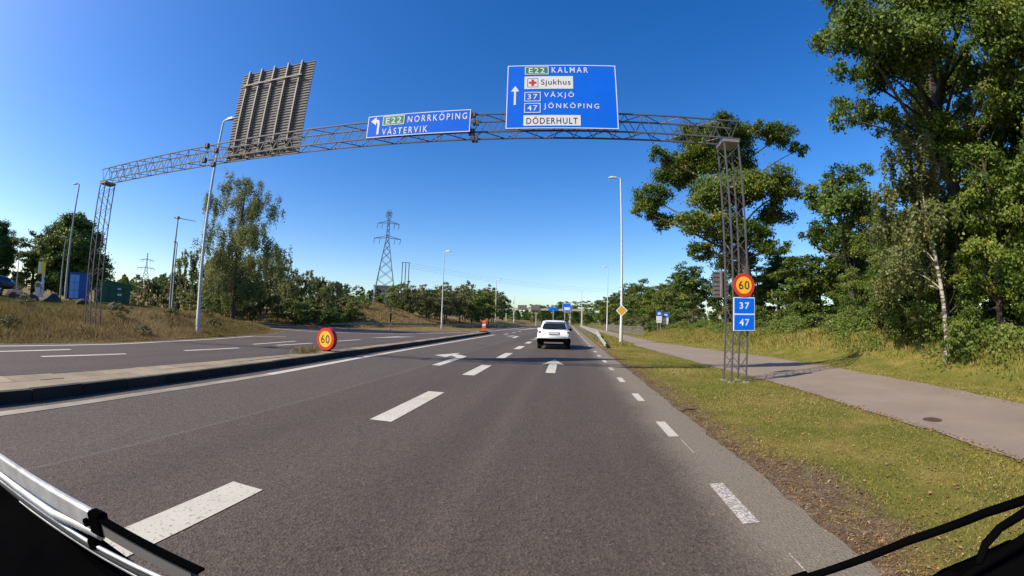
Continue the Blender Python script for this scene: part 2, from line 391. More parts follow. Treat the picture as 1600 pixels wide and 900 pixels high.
# ------------------------------------------------------------------ ground
def sst(t): t = np.clip(t, 0, 1); return t*t*(3-2*t)
EDGE_Y = np.array([-60, 10, 17, 21.5, 25.5, 28.8, 31.5]); EDGE_X = np.array([-16.3, -16.5, -17.9, -18.9, -20.2, -22.0, -25.5])
ED2_Y = np.array([45.5, 50, 58, 72, 95, 120, 400, 900]); ED2_X = np.array([-25, -20.3, -17.8, -14.8, -12.2, -10.8, -9.8, -9.8])
def bumps(x, y, s, seed):
    a = np.zeros_like(x); rg = np.random.default_rng(seed)
    for i in range(7):
        t = rg.uniform(0, 6.28); f = s*rg.uniform(0.5, 1.8); a += np.sin((x*math.cos(t)+y*math.sin(t))*f+rg.uniform(0, 6.28))
    return a/7
def H(x, y):
    x = np.asarray(x, float); y = np.asarray(y, float)
    e = np.interp(y, EDGE_Y, EDGE_X); d = e-0.5-x
    near = 1-sst((y-26)/5.5)
    z = near*(1.0*sst((d-0.3)/8.5)+0.45*sst((d-9)/12)+0.24*bumps(x, y, 0.9, 1)*sst(d/3)*(1-sst((d-7)/3)))
    e2 = np.interp(y, ED2_Y, ED2_X); d2 = e2-1.2-x
    far = sst((y-44.5)/9)
    hill = 2.0*np.exp(-(((x+29)/8)**2+((y-60)/9)**2))
    z = z+far*(1.6*sst(d2/14)+hill+0.25*bumps(x, y, 0.5, 2)*sst(d2/5)) + 11*sst((-x-30)/150)*sst((y-70)/200)
    z = z+1.15*sst((x-10.6)/4.2)*(1-0.5*sst((y-45)/30))+0.06*bumps(x, y, 1.1, 3)*sst((x-10.8)/2)
    z = z+0.03*bumps(x, y, 2.2, 4)*sst((x-2.3)/0.6)*(1-sst((x-5.0)/0.4))
    return z
def hz(x, y): return float(H(np.array([x]), np.array([y]))[0])
ax = np.concatenate([-np.geomspace(4000, 60, 26), np.arange(-58, -30, 1.5), np.arange(-30, 20, 0.42), np.arange(20, 40, 2.0), np.geomspace(42, 4000, 24)])
ay = np.concatenate([-np.geomspace(3000, 12, 14), np.arange(-10, 34, 0.45), np.arange(34, 130, 1.4), np.geomspace(132, 6000, 34)])
GX, GY = np.meshgrid(ax, ay, indexing='ij'); GZ = H(GX, GY)-0.012
nx, ny = GX.shape; idx = np.arange(nx*ny).reshape(nx, ny)
F = np.stack([idx[:-1, :-1], idx[1:, :-1], idx[1:, 1:], idx[:-1, 1:]], -1).reshape(-1, 4)
ground = kind(link('ground', np_mesh('ground', np.stack([GX, GY, GZ], -1).reshape(-1, 3), F, None, 'ground')), 'structure')

# ------------------------------------------------------------------ road, side road, footpath
right = [(2.1, -40), (2.12, 8), (2.14, 40), (2.3, 95), (2.6, 420)]
left = [(-9.8, 420), (-10.8, 120), (-12.2, 95), (-14.8, 72), (-17.8, 58), (-20.3, 50), (-25, 45.5), (-36, 43.6), (-90, 43.0),
        (-90, 34.5), (-36, 33.6), (-25.5, 31.5), (-22.0, 28.8), (-20.2, 25.5), (-18.9, 21.5), (-17.9, 17), (-16.5, 10), (-16.3, -40)]
rr_ = random.Random(8)
right = [(2.1, -40)]+[(2.12+rr_.gauss(0, 0.014)+0.02*math.sin(k*0.41), -6+0.16*k) for k in range(260)]+right[2:]
rm = MB(); rm.flat(right+left, 0.0)
road = kind(rm.build('road', 'asphalt'), 'structure')
PL = [(5.2, -30), (5.35, 0), (5.42, 3.3), (5.6, 4.9), (5.7, 7), (5.78, 11.5), (5.45, 16.4), (5.2, 22.2), (4.9, 30), (5.15, 38), (5.3, 60), (5.2, 110)]
PR = [(8.6, -30), (8.8, 0), (9.1, 5.8), (9.7, 9), (10.1, 14.7), (9.9, 20.6), (8.8, 26.8), (7.6, 35), (7.5, 49), (7.4, 65), (7.2, 110)]
def dense(pl, n, jit, seed):
    rg = random.Random(seed); p = np.array(pl); s = np.concatenate([[0], np.cumsum(np.hypot(*np.diff(p, axis=0).T))])
    t = np.linspace(0, s[-1], n); X = np.interp(t, s, p[:, 0]); Y = np.interp(t, s, p[:, 1])
    return [(x+rg.gauss(0, jit), y) for x, y in zip(X, Y)]
pm = MB(); a = dense(PL, 260, 0.035, 1); b = dense(PR, 260, 0.045, 2)
pm.add([(x, y, 0.004) for x, y in a]+[(x, y, 0.004) for x, y in b], [(i, i+260, i+261, i+1) for i in range(259)])
footpath = kind(pm.build('footpath', 'path'), 'structure')

# ------------------------------------------------------------------ painted markings: pieces of the road
ZP = 0.006
def mark(name, poly, mat='paint', z=ZP):
    m = MB(); m.flat(poly, z); return m.build(name, mat, road)
def rect(x0, x1, y0, y1): return [(x0, y0), (x1, y0), (x1, y1), (x0, y1)]
for i in range(-1, 7):                                   # lane line, 3 m dashes
    y = 2.96+5.82*i; L_ = 2.85 if i < 5 else 2.6
    if y > 39: break
    mark('lane_dash', rect(-2.91, -2.55, y-L_, y))
mark('lane_line', rect(-2.91, -2.6, 36.2, 62)); mark('lane_line', rect(-2.9, -2.6, 66, 118))
for i in range(0, 17):                                   # broken edge line on the right
    y = 4.06+2.78*i; dx = 0.012*(i % 3-1)
    mark('edge_dash', rect(1.49+dx, 1.64+dx, y-0.93, y), 'paint_thin' if i in (0, 4) else 'paint')
mark('edge_line', rect(1.5, 1.62, 52, 160))
mark('old_paint_line', rect(1.62, 1.632, 1.9, 2.6), 'paint_thin'); mark('old_paint_line', rect(1.622, 1.636, 5.1, 5.75), 'paint_thin')
for el, mt in (([(-6.98, -14), (-6.98, 2.1), (-7.12, 4.8), (-7.2, 8.8)], 'paint_dull'), ([(-7.2, 8.8), (-7.5, 14.4), (-7.62, 20), (-7.6, 30), (-7.5, 44)], 'paint')):
    m = MB(); k = len(el); m.add([(x-0.13, y, ZP) for x, y in el]+[(x+0.13, y, ZP) for x, y in el], [(i, i+k, i+k+1, i+1) for i in range(k-1)])
    m.build('edge_line', mt, road)
for y in (46, 53, 60): mark('turn_lane_dash', rect(-6.9, -6.65, y, y+3))
# straight-on arrow
def arrow_up(cx, y0, ln, w=0.15, hw=0.42, hl=1.9):
    return [(cx-w, y0), (cx+w, y0), (cx+w, y0+ln-hl), (cx+hw, y0+ln-hl-0.25), (cx, y0+ln), (cx-hw, y0+ln-hl-0.25), (cx-w, y0+ln-hl)]
mark('arrow_marking', arrow_up(-0.47, 13.1, 4.7)); mark('arrow_marking', arrow_up(-0.5, 47, 5))
# left-turn arrow: stem, bend and head
def arrow_left(x, y):
    return [(x-0.15, y), (x+0.15, y), (x+0.15, y+3.9), (x-0.55, y+4.75), (x-0.55, y+5.55), (x-1.25, y+3.75), (x-0.55, y+3.1), (x-0.55, y+3.9), (x-0.15, y+3.3)]
mark('arrow_marking', arrow_left(-4.3, 13.7)); mark('arrow_marking', arrow_left(-4.8, 38))
# opposite carriageway
ZQ = 0.006
def strip(name, pts, w, mat='paint'):
    n = len(pts); m = MB(); V = []
    for i, p in enumerate(pts):
        a_ = Vector(pts[max(i-1, 0)]); b_ = Vector(pts[min(i+1, n-1)]); d = (b_-a_).normalized(); k = Vector((-d.y, d.x))*w/2
        V.append((p[0]+k.x, p[1]+k.y, ZQ)); V.append((p[0]-k.x, p[1]-k.y, ZQ))
    m.add(V, [(2*i, 2*i+1, 2*i+3, 2*i+2) for i in range(n-1)]); return m.build(name, mat, road)
strip('edge_line', [(-15.85, -25), (-15.87, 5.2), (-16.0, 9.8), (-17.2, 16.5), (-18.2, 20.6), (-17.0, 22.4)], 0.2)
for y in (-5.4, 0.1, 5.5, 10.95, 16.5, 22.0): strip('lane_dash', [(-13.05, y), (-12.95, y+2.85)], 0.22)
strip('bus_lane_dash', [(-14.35, 3.6), (-14.6, 7.2)], 0.2); strip('bus_lane_dash', [(-14.0, 15.9), (-14.35, 19.8)], 0.2)
strip('edge_line', [(-9.42, -20), (-9.35, 10), (-9.45, 25), (-9.7, 46)], 0.15, 'paint_thin')
mark('chevron_marking', [(-13.6, 27.2), (-11.9, 32.6), (-13.2, 31.2)])
strip('edge_line', [(-26, 31.6), (-20.5, 31.2), (-14.8, 36.3), (-11.2, 50), (-10.2, 60), (-9.4, 110)], 0.32)
strip('edge_line', [(-27, 40.5), (-22, 42), (-18.5, 49), (-15.5, 62), (-12.5, 85), (-10.5, 118)], 0.25)
mark('chevron_marking', [(-9.0, 64), (-5.6, 88), (-7.2, 86)])

# ------------------------------------------------------------------ traffic island: kerb stones and slabs
island = kind(bpy.data.objects.new('traffic_island', None), 'structure'); COL.objects.link(island)
def near_x(y): return float(np.interp(y, [-12, 3, 5.2, 9.8, 15.8, 30, 46], [-7.35, -7.55, -7.72, -7.92, -8.2, -8.4, -8.55]))
def far_x(y): return float(np.interp(y, [-12, 3, 17, 46], [-9.18, -9.15, -9.12, -9.5]))
rgi = random.Random(5)
def quad_block(name, mat, xa, xb, y0, y1, z0, z1):
    """block between two x functions, joint left open at both ends"""
    m = MB(); g = 0.008; y0 += g; y1 -= g
    V = [(xa(y0), y0, z0), (xb(y0), y0, z0), (xb(y1), y1, z0), (xa(y1), y1, z0)]
    m.add(V+[(x, y, z1) for x, y, z in V], [(3, 2, 1, 0), (4, 5, 6, 7), (0, 1, 5, 4), (1, 2, 6, 5), (2, 3, 7, 6), (3, 0, 4, 7)])
    return m.build(name, mat, island)
KH = 0.19
for i in range(-10, 46):
    y = float(i); dz = rgi.uniform(-0.006, 0.006)
    quad_block('kerb_stone', 'kerb', lambda t: near_x(t)-0.14, near_x, y, y+1, -0.03, KH+dz)
    quad_block('kerb_stone', 'kerb', far_x, lambda t: far_x(t)+0.13, y, y+1, -0.03, KH-0.02+dz)
    for k in (0, 1):
        u0_, u1_ = k*0.5, k*0.5+0.5
        fa = lambda t, u=u0_: far_x(t)+0.14+u*(near_x(t)-0.15-far_x(t)-0.14)
        fb = lambda t, u=u1_: far_x(t)+0.132+u*(near_x(t)-0.15-far_x(t)-0.14)
        quad_block('paving_slab', 'slab', fa, fb, y+0.5*k, y+0.5*k+1, -0.03, KH-0.012+rgi.uniform(-0.007, 0.007))
MB().prism([(-9.5, -0.03), (-8.55, -0.03), (-8.6, 0.16), (-9.4, 0.16)], 46.0, 47.4).build('island_nose', 'kerb', island)

mh = thing('manhole_cover', 'small round rusty manhole cover set in the footpath', 'manhole cover', (6.2, 5.75, 0.004))
MB().tube([(0, 0, 0), (0, 0, 0.012)], 0.17, 28).build('frame', 'iron', mh)
mm = MB()
for k in range(5): mm.box((-0.11, -0.125+0.055*k, 0.012), (0.11, -0.10+0.055*k, 0.018))
mm.build('grip_ribs', 'iron', mh)

# ------------------------------------------------------------------ overhead gantry
ANG = 0.0235
gantry = thing('overhead_gantry', 'grey steel lattice gantry spanning the road on two lattice towers', 'gantry', (4.77, 11.33, 0), ANG)
# local frame: x along the beam (0 = right tower), y = depth (0 near face, 0.5 far face)
XL, XR, ZB, ZT, DP = -25.1, 0.3, 6.92, 7.49, 0.5
beam = bpy.data.objects.new('beam', None); COL.objects.link(beam); beam.parent = gantry
for (y, z) in ((0, ZB), (0, ZT), (DP, ZB), (DP, ZT)):
    bar('chord', (XL, y, z), (XR, y, z), 0.029, 'steel', beam)
nb = 88
for y in (0, DP):
    for i in range(nb):
        xa = XL+(XR-XL)*i/nb; xb = XL+(XR-XL)*(i+1)/nb
        za, zb = (ZB, ZT) if i % 2 else (ZT, ZB)
        bar('brace', (xa, y, za), (xb, y, zb), 0.013, 'steel', beam)
for z, nm in ((ZB, 'bottom_lacing'), (ZT, 'top_lacing')):
    m = MB()
    for i in range(44):
        xa = XL+(XR-XL)*i/44; xb = XL+(XR-XL)*(i+1)/44
        m.tube([(xa, 0 if i % 2 else DP, z), (xb, DP if i % 2 else 0, z)], 0.013, 4)
    kind(m.build(nm, 'steel', beam), 'stuff')
for xj in (-7.52, -17.7):
    for (y, z) in ((0, ZB), (0, ZT), (DP, ZB), (DP, ZT)):
        MB().box((xj-0.10, y-0.075, z-0.085), (xj-0.03, y+0.075, z+0.085)).box((xj+0.0, y-0.075, z-0.085), (xj+0.07, y+0.075, z+0.085)).build('joint_flange', 'steel', beam)
def tower(x0, x1, y0, y1, zb, dz):
    t = bpy.data.objects.new('tower', None); COL.objects.link(t); t.parent = gantry
    zt = ZB-0.16
    for x in (x0, x1):
        for y in (y0, y1): bar('leg', (x, y, zb), (x, y, zt), 0.029, 'steel', t)
    n = 14
    for i in range(n):
        za = zb+0.25+(zt-zb-0.3)*i/n; zc = zb+0.25+(zt-zb-0.3)*(i+1)/n
        for y in (y0, y1): bar('brace', (x0 if i % 2 else x1, y, za), (x1 if i % 2 else x0, y, zc), 0.0105, 'steel', t)
        for x in (x0, x1): bar('brace', (x, y0 if i % 2 else y1, za), (x, y1 if i % 2 else y0, zc), 0.0105, 'steel', t)
    MB().box((x0-0.04, y0-0.035, zt+0.03), (x1+0.04, y1+0.035, ZB-0.035), 0.01).build('head_plate', 'galv', t)
    for x in (x0, x1):
        for y in (y0, y1): MB().box((x-0.07, y-0.07, zb-0.25), (x+0.07, y+0.07, zb+0.01)).build('footing', 'concrete', t)
tower(-0.22, 0.22, 0.0, 0.55, 0.02, 0)
tower(-25.05, -24.6, 0.0, 0.55, hz(-20.05, 11.0)-0.05, 0)

# ---- direction signs on the beam (built in the beam's frame)
def sign_root(name, label, cat, x, z, depth, group=None):
    c, s = math.cos(ANG), math.sin(ANG)
    return thing(name, label, cat, (4.77+x*c-depth*s, 11.33+x*s+depth*c, z), ANG, group)
def shield(root, x0, x1, z0, z1, y, bg, txt, fg='sign_white', tx=0.18, tz=0.24):
    b = MB().box((x0, y-0.004, z0), (x1, y, z1)).build('route_shield', bg, root)
    w = 0.022
    frame(x0+0.008, x1-0.008, z0+0.008, z1-0.008, w, y-0.007, y-0.0041).build('shield_border', fg, b)
    lettering(txt, x0+(x1-x0)*tx, x1-(x1-x0)*tx, z0+(z1-z0)*tz, z1-(z1-z0)*tz, y-0.008, fg, b)
BW, BH = 3.16, 2.12
big = sign_root('direction_sign', 'large blue overhead sign reading Kalmar, Växjö, Jönköping and Döderhult', 'road sign', -4.95, 7.91, -0.28)
def BX(u): return -BW/2+BW*u
def BZ(v): return BH/2-BH*v
MB().box((-BW/2, 0, -BH/2), (BW/2, 0.04, BH/2), 0.012).build('panel', 'sign_blue', big)
frame(-BW/2+0.012, BW/2-0.012, -BH/2+0.012, BH/2-0.012, 0.026, -0.004, -0.0005).build('border', 'sign_white', big)
Y0 = -0.003
shield(big, BX(.162), BX(.384), BZ(.165), BZ(.028), Y0, 'sign_green', 'E22', tx=0.17, tz=0.2)
lettering('KALMAR', BX(.41), BX(.742), BZ(.135), BZ(.045), Y0-0.004, 'sign_white', big, gap=1.4)
wp = MB().box((BX(.162), Y0-0.004, BZ(.395)), (BX(.603), Y0, BZ(.193))).build('white_panel', 'sign_white', big)
frame(BX(.188), BX(.286), BZ(.366), BZ(.224), 0.012, Y0-0.007, Y0-0.0041).build('symbol_frame', 'sign_black', wp)
cx, cz, q = BX(.237), BZ(.295), 0.036
MB().prism([(cx-q, cz-3*q), (cx+q, cz-3*q), (cx+q, cz-q), (cx+3*q, cz-q), (cx+3*q, cz+q), (cx+q, cz+q), (cx+q, cz+3*q), (cx-q, cz+3*q), (cx-q, cz+q), (cx-3*q, cz+q), (cx-3*q, cz-q), (cx-q, cz-q)], Y0-0.007, Y0-0.0041).build('cross_symbol', 'sign_cross', wp)
lettering('Sjukhus', BX(.312), BX(.58), BZ(.358), BZ(.245), Y0-0.006, 'sign_black', wp, 0.004, 1.1)
shield(big, BX(.162), BX(.313), BZ(.594), BZ(.44), Y0, 'sign_blue', '37', tx=0.2, tz=0.24)
lettering('VÄXJÖ', BX(.34), BX(.61), BZ(.548), BZ(.438), Y0-0.004, 'sign_white', big, gap=1.4)
shield(big, BX(.162), BX(.313), BZ(.767), BZ(.612), Y0, 'sign_blue', '47', tx=0.2, tz=0.24)
lettering('JÖNKÖPING', BX(.34), BX(.83), BZ(.72), BZ(.606), Y0-0.004, 'sign_white', big, gap=1.4)
wp = MB().box((BX(.16), Y0-0.004, BZ(.955)), (BX(.664), Y0, BZ(.80))).build('white_panel', 'sign_white', big)
lettering('DÖDERHULT', BX(.186), BX(.638), BZ(.932), BZ(.818), Y0-0.006, 'sign_black', wp, 0.006, 1.2)
ux = BX(.079)
MB().prism([(ux-0.03, BZ(.64)), (ux+0.03, BZ(.64)), (ux+0.03, BZ(.43)), (ux+0.115, BZ(.43)), (ux+0.07, BZ(.39)), (ux, BZ(.345)), (ux-0.07, BZ(.39)), (ux-0.115, BZ(.43)), (ux-0.03, BZ(.43))], Y0-0.004, Y0).build('arrow', 'sign_white', big)
for x in (-1.2, 0, 1.2): MB().box((x-0.04, 0.041, -1.0), (x+0.04, 0.2, 1.0)).build('back_post', 'galv', big)

SW, SH = 3.2, 0.74
small = sign_root('direction_sign', 'low wide blue overhead sign reading Norrköping and Västervik with left arrow', 'road sign', -9.12, 7.17, -0.28)
def SX(u): return -SW/2+SW*u
def SZ(v): return SH/2-SH*v
MB().box((-SW/2, 0, -SH/2), (SW/2, 0.04, SH/2), 0.012).build('panel', 'sign_blue', small)
frame(-SW/2+0.012, SW/2-0.012, -SH/2+0.012, SH/2-0.012, 0.024, -0.004, -0.0005).build('border', 'sign_white', small)
shield(small, SX(.155), SX(.375), SZ(.50), SZ(.06), Y0, 'sign_green', 'E22', tx=0.15, tz=0.2)
lettering('NORRKÖPING', SX(.405), SX(.965), SZ(.44), SZ(.09), Y0-0.004, 'sign_white', small, gap=1.4)
lettering('VÄSTERVIK', SX(.16), SX(.605), SZ(.91), SZ(.56), Y0-0.004, 'sign_white', small, gap=1.4)
def sp(u, v): return (SX(u), SZ(v))
MB().prism([sp(.104, .86), sp(.126, .86), sp(.126, .36), sp(.122, .26), sp(.112, .20), sp(.09, .185), sp(.09, .06), sp(.035, .25), sp(.09, .44), sp(.09, .31), sp(.099, .325), sp(.104, .40)], Y0-0.004, Y0).build('arrow', 'sign_white', small)
for x in (-1.2, 0, 1.2): MB().box((x-0.04, 0.041, -0.3), (x+0.04, 0.2, 0.3)).build('back_post', 'galv', small)

# ---- the back of a sign for the other direction: horizontal planks on five posts
TW, TH = 3.5, 3.8
back = sign_root('overhead_sign', 'tall unpainted back of an overhead sign, ribbed grey planks on five posts', 'road sign', -15.67, 8.96, 0.86)
npl = 34
for i in range(npl):
    z = -TH/2+TH*i/npl; h = TH/npl
    m = MB(); m.box((-TW/2, 0.0, z+0.004), (TW/2, 0.028, z+h-0.004)); m.box((-TW/2-0.02, -0.026, z+h-0.03), (TW/2+0.02, 0.0, z+h-0.008))
    m.build('plank', 'alu', back)
for x in (-1.36, -0.74, -0.1, 0.56, 1.2):
    MB().box((x-0.03, -0.12, -TH/2+0.25), (x+0.03, -0.027, TH/2+0.07)).build('post', 'galv', back)
bar('cross_rail', (-1.5, -0.15, 1.28), (1.35, -0.15, 1.28), 0.032, 'galv', back)
for x in (-1.36, -0.74, -0.1, 0.56, 1.2):
    for z in (-1.5, -2.0+0.15): MB().box((x-0.05, -0.36, z), (x+0.05, -0.121, z+0.06)).build('bracket', 'steel', back)

# ---- signs on the right tower
def speed_face(root, r, y, part=True):
    disc(0, 0, r, y, y+0.012).build('red_ring', 'sign_red', root)
    disc(0, 0, r*0.985, y+0.0121, y+0.03).build('backing', 'alu', root)
    disc(0, 0, r*0.72, y-0.004, y-0.0001).build('yellow_face', 'sign_yellow', root)
    lettering('60', -r*0.50, r*0.50, -r*0.36, r*0.36, y-0.006, 'sign_black', root, 0.006, 1.12)
s60 = sign_root('speed_sign', 'round red and yellow 60 sign on the lattice tower above the route numbers', 'road sign', 0.06, 2.64, -0.12)
speed_face(s60, 0.325, 0.0)
MB().box((-0.02, 0.031, -0.25), (0.02, 0.075, 0.25)).build('clamp', 'galv', s60)
rt_ = sign_root('route_sign', 'blue sign with route numbers 37 and 47 on the lattice tower', 'road sign', 0.07, 1.86, -0.11)
MB().box((-0.325, 0, -0.455), (0.325, 0.025, 0.455), 0.008).build('panel', 'sign_white', rt_)
for z0, t in ((0.02, '37'), (-0.43, '47')):
    p = MB().box((-0.3, -0.003, z0), (0.3, -0.0002, z0+0.41)).build('number_field', 'sign_blue', rt_)
    lettering(t, -0.15, 0.15, z0+0.12, z0+0.30, -0.005, 'sign_white', p, 0.012, 1.2)
bk = sign_root('tower_sign', 'small grey ribbed back of a sign fixed to the far side of the lattice tower', 'road sign', -0.30, 2.72, 0.72)
for i in range(6):
    z = -0.37+0.123*i; m = MB(); m.box((-0.24, 0, z+0.003), (0.24, 0.02, z+0.12)); m.box((-0.24, -0.02, z+0.09), (0.24, 0, z+0.112)); m.build('plank', 'alu', bk)
MB().box((-0.03, -0.06, -0.36), (0.03, -0.021, 0.4)).build('post', 'galv', bk)

# ------------------------------------------------------------------ lamp posts
def lamp_post(loc, h, dirx, diry, label, mat='lamp_grey', r=0.085, arm=0.25, head=0.75, sub=True):
    t = thing('lamp_post', label, 'lamp post', loc, math.atan2(diry, dirx), 'lamp posts along the roads')
    MB().tube([(0, 0, 0), (0, 0, 1.4), (0, 0, 1.45), (0, 0, h-0.1)], [r*1.25, r*1.2, r, r*0.55], 12).build('pole', mat, t)
    MB().tube([(0, 0, h-0.15), (0.02, 0, h-0.02), (0.1, 0, h+0.04), (arm, 0, h+0.07)], [r*0.55, r*0.5, r*0.45, r*0.4], 8).build('arm', mat, t)
    m = MB()
    sec = [(arm-0.05, 0.05, 0.03), (arm+0.12, 0.11, 0.075), (arm+head*0.6, 0.15, 0.085), (arm+head, 0.07, 0.03)]
    V = []
    for x, w, hh in sec: V += [(x, -w, h+0.04), (x, w, h+0.04), (x, w*0.75, h+0.04+hh*1.5), (x, -w*0.75, h+0.04+hh*1.5)]
    fs = [(0, 1, 2, 3), (12, 13, 14, 15)]
    for i in range(3): fs += [(4*i+k, 4*i+(k+1) % 4, 4*i+4+(k+1) % 4, 4*i+4+k) for k in range(4)]
    m.add(V, fs); m.build('luminaire', mat, t)
    if sub: MB().box((-0.07, -r*1.3-0.012, 0.55), (0.07, -r*1.1, 0.95)).build('hatch', mat, t)
    return t
lamp_post((-19.7, 17.5, hz(-19.7, 17.5)), 12.45, 1, 0.1, 'tall grey lamp post at the roadside bank in front of the birch', r=0.1)
lamp_post((4.24, 33.4, 0), 13.2, -1, 0, 'tall pale lamp post on the verge carrying the yellow diamond sign', r=0.105)
lamp_post((-16.9, 56.0, 0.1), 10.6, 1, 0, 'pale lamp post rising behind the dark guardrail beyond the junction')
lamp_post((-14.9, 88.0, 0), 9.9, 1, 0, 'pale lamp post beside the orange marker at the island end', r=0.1)
lamp_post((7.3, 78, 0), 11.6, -1, 0, 'pale lamp post standing behind the footpath railing', r=0.11)
lamp_post((4.7, 140, 0), 11.6, -1, 0, 'thin lamp post at the far end of the pale guardrail', r=0.13)
lamp_post((-18.8, 150, 0), 10.2, 1, 0, 'thin lamp post beside the left end of the far gantry', r=0.12)
lamp_post((-43.3, 20.6, hz(-43.3, 20.6)), 10.6, -1, -0.3, 'tall lamp post in front of the dark oak by the blue container', 'lamp_dark', 0.11)
lamp_post((-36.3, 16.8, hz(-36.3, 16.8)), 4.7, -1, -0.3, 'short thin lamp post beside the yellow and white pump sign', 'lamp_dark', 0.06, 0.1, 0.35)
lamp_post((-41.5, 14.9, hz(-41.5, 14.9)), 4.2, -1, -0.3, 'low dark lamp post behind the boulder by the parked van', 'lamp_dark', 0.05, 0.1, 0.3)
lamp_post((-36.2, 28.6, hz(-36.2, 28.6)), 6.9, -1, -0.4, 'thin grey lamp post behind the pole with the long arm', 'lamp_dark', 0.09, 0.1, 0.4)
t = thing('arm_pole', 'dark pole with one long horizontal arm on the left bank', 'pole', (-35.4, 27.7, hz(-35.4, 27.7)))
MB().tube([(0, 0, 0), (0, 0, 5), (0, 0, 8.9)], [0.11, 0.09, 0.06], 10).build('pole', 'lamp_dark', t)
MB().tube([(-0.3, -0.3, 8.85), (0.0, 0, 8.85), (1.15, 1.35, 8.72)], [0.045, 0.045, 0.025], 6).build('arm', 'lamp_dark', t)
MB().box((-0.2, -0.2, 8.75), (0.12, 0.12, 8.98)).build('camera_box', 'lamp_dark', t)

dg_ = thing('priority_sign', 'yellow diamond priority road sign with white edge on a lamp post', 'road sign', (4.24, 33.24, 2.52))
def dia(s, y0, y1): return MB().prism([(0, -s), (s, 0), (0, s), (-s, 0)], y0, y1)
dia(0.46, 0, 0.02).build('white_edge', 'sign_white', dg_); dia(0.37, -0.004, -0.0002).build('yellow_face', 'amber', dg_)
MB().box((-0.03, 0.021, -0.2), (0.03, 0.06, 0.2)).build('clamp', 'galv', dg_)

# ------------------------------------------------------------------ island signs and markers
d60 = thing('speed_drum', 'thick round red and yellow 60 sign standing on the traffic island', 'road sign', (-8.78, 14.0, KH+0.445), R(-8))
disc(0, 0, 0.42, 0, 0.2).build('drum', 'sign_red', d60)
disc(0, 0, 0.30, -0.005, -0.0002).build('yellow_face', 'sign_yellow', d60)
lettering('60', -0.215, 0.215, -0.16, 0.16, -0.007, 'sign_black', d60, 0.006, 1.1)
MB().box((-0.14, 0.02, -0.45), (0.14, 0.18, -0.38)).build('foot', 'black_plastic', d60)
mk = thing('marker_post', 'orange and white lane marker panel at the end of the traffic island', 'marker', (-9.15, 46.6, KH-0.01))
MB().box((-0.45, -0.25, 0), (0.45, 0.35, 0.09), 0.02).build('base', 'rubber', mk)
for i in range(4):
    z = 0.1+0.27*i
    MB().prism([(-0.2, z), (0.2, z+0.1), (0.2, z+0.30), (-0.2, z+0.20)], 0, 0.04).build('stripe', 'orange' if i != 2 else 'sign_white', mk)
MB().box((-0.22, 0.041, 0.08), (0.22, 0.06, 1.3), 0.005).build('panel', 'orange', mk)
sp_ = thing('striped_post', 'slim red and white striped post with black top beside the junction', 'marker post', (-17.9, 41.0, 0))
for i in range(5): MB().tube([(0, 0, 0.0+0.2*i), (0, 0, 0.2+0.2*i)], 0.06, 8).build('band', 'sign_white' if i % 2 else 'orange', sp_)
MB().tube([(0, 0, 1.0), (0, 0, 1.9)], 0.075, 8).build('black_sleeve', 'black_plastic', sp_)
for x, y in ((-5.2, 108), (-6.6, 121)):
    cn = thing('traffic_cone', 'tiny orange cone on the far junction hatching', 'cone', (x, y, 0), 0, 'cones at the far junction')
    MB().tube([(0, 0, 0.04), (0, 0, 0.9)], [0.22, 0.04], 10).build('cone', 'orange', cn); MB().box((-0.28, -0.28, 0), (0.28, 0.28, 0.04)).build('base', 'rubber', cn)

# ------------------------------------------------------------------ guardrails and railing
def guardrail(name, label, pts, mat, posts, ramp=0.0, pmat='galv'):
    t = thing(name, label, 'guardrail', (0, 0, 0)); P = np.array(pts, float)
    s = np.concatenate([[0], np.cumsum(np.hypot(*np.diff(P[:, :2], axis=0).T))]); n = max(8, int(s[-1]/2.0))
    T = np.linspace(0, s[-1], n); X = np.interp(T, s, P[:, 0]); Y = np.interp(T, s, P[:, 1])
    z0 = np.interp(T, [0, max(ramp, 0.01)], [0.06, 0.52]) if ramp else np.full(n, 0.52)
    prof = [(0.02, 0.05), (-0.05, 0.09), (-0.05, 0.12), (0.02, 0.16), (-0.05, 0.2), (-0.05, 0.23), (0.02, 0.27), (0.04, 0.27), (0.04, 0.05)]
    V, Fc = [], []; k = len(prof)
    for i in range(n):
        a_, b_ = max(i-1, 0), min(i+1, n-1); d = Vector((X[b_]-X[a_], Y[b_]-Y[a_])).normalized(); nrm = Vector((-d.y, d.x))*-1
        for (q_, z) in prof: V.append((X[i]-nrm.x*q_*-1, Y[i]-nrm.y*q_*-1, z0[i]+z-0.06))
    for i in range(n-1): Fc += [(i*k+j, i*k+(j+1) % k, (i+1)*k+(j+1) % k, (i+1)*k+j) for j in range(k)]
    MB().add(V, Fc).build('rail_beam', mat, t)
    for d in np.arange(ramp*0.6, s[-1], posts):
        x, y = np.interp(d, s, P[:, 0]), np.interp(d, s, P[:, 1]); z = float(np.interp(d, T, z0))
        MB().box((x-0.05, y-0.05, -0.2), (x+0.05, y+0.05, z+0.2)).build('post', pmat, t)
    return t
guardrail('guardrail', 'pale guardrail ramping down to the grass beside the right lane', [(2.45, 26.5), (2.5, 34), (2.6, 50), (2.75, 75), (3.1, 105)], 'rail_pale', 4.0, 9.0)
guardrail('guardrail', 'second pale guardrail between the first one and the lamp posts', [(3.2, 40), (3.35, 60), (3.5, 110)], 'rail_pale', 4.0, 6.0)
guardrail('guardrail', 'dark dull guardrail curving round the far corner of the junction', [(-29, 45.2), (-25.5, 46.6), (-21, 51), (-18.6, 58.5), (-15.8, 72), (-13.2, 95), (-11.8, 120)], 'rail_dark', 4.0, 5.0)
rl = thing('path_railing', 'grey steel railing along the right edge of the footpath beyond the lamp post', 'railing', (0, 0, 0))
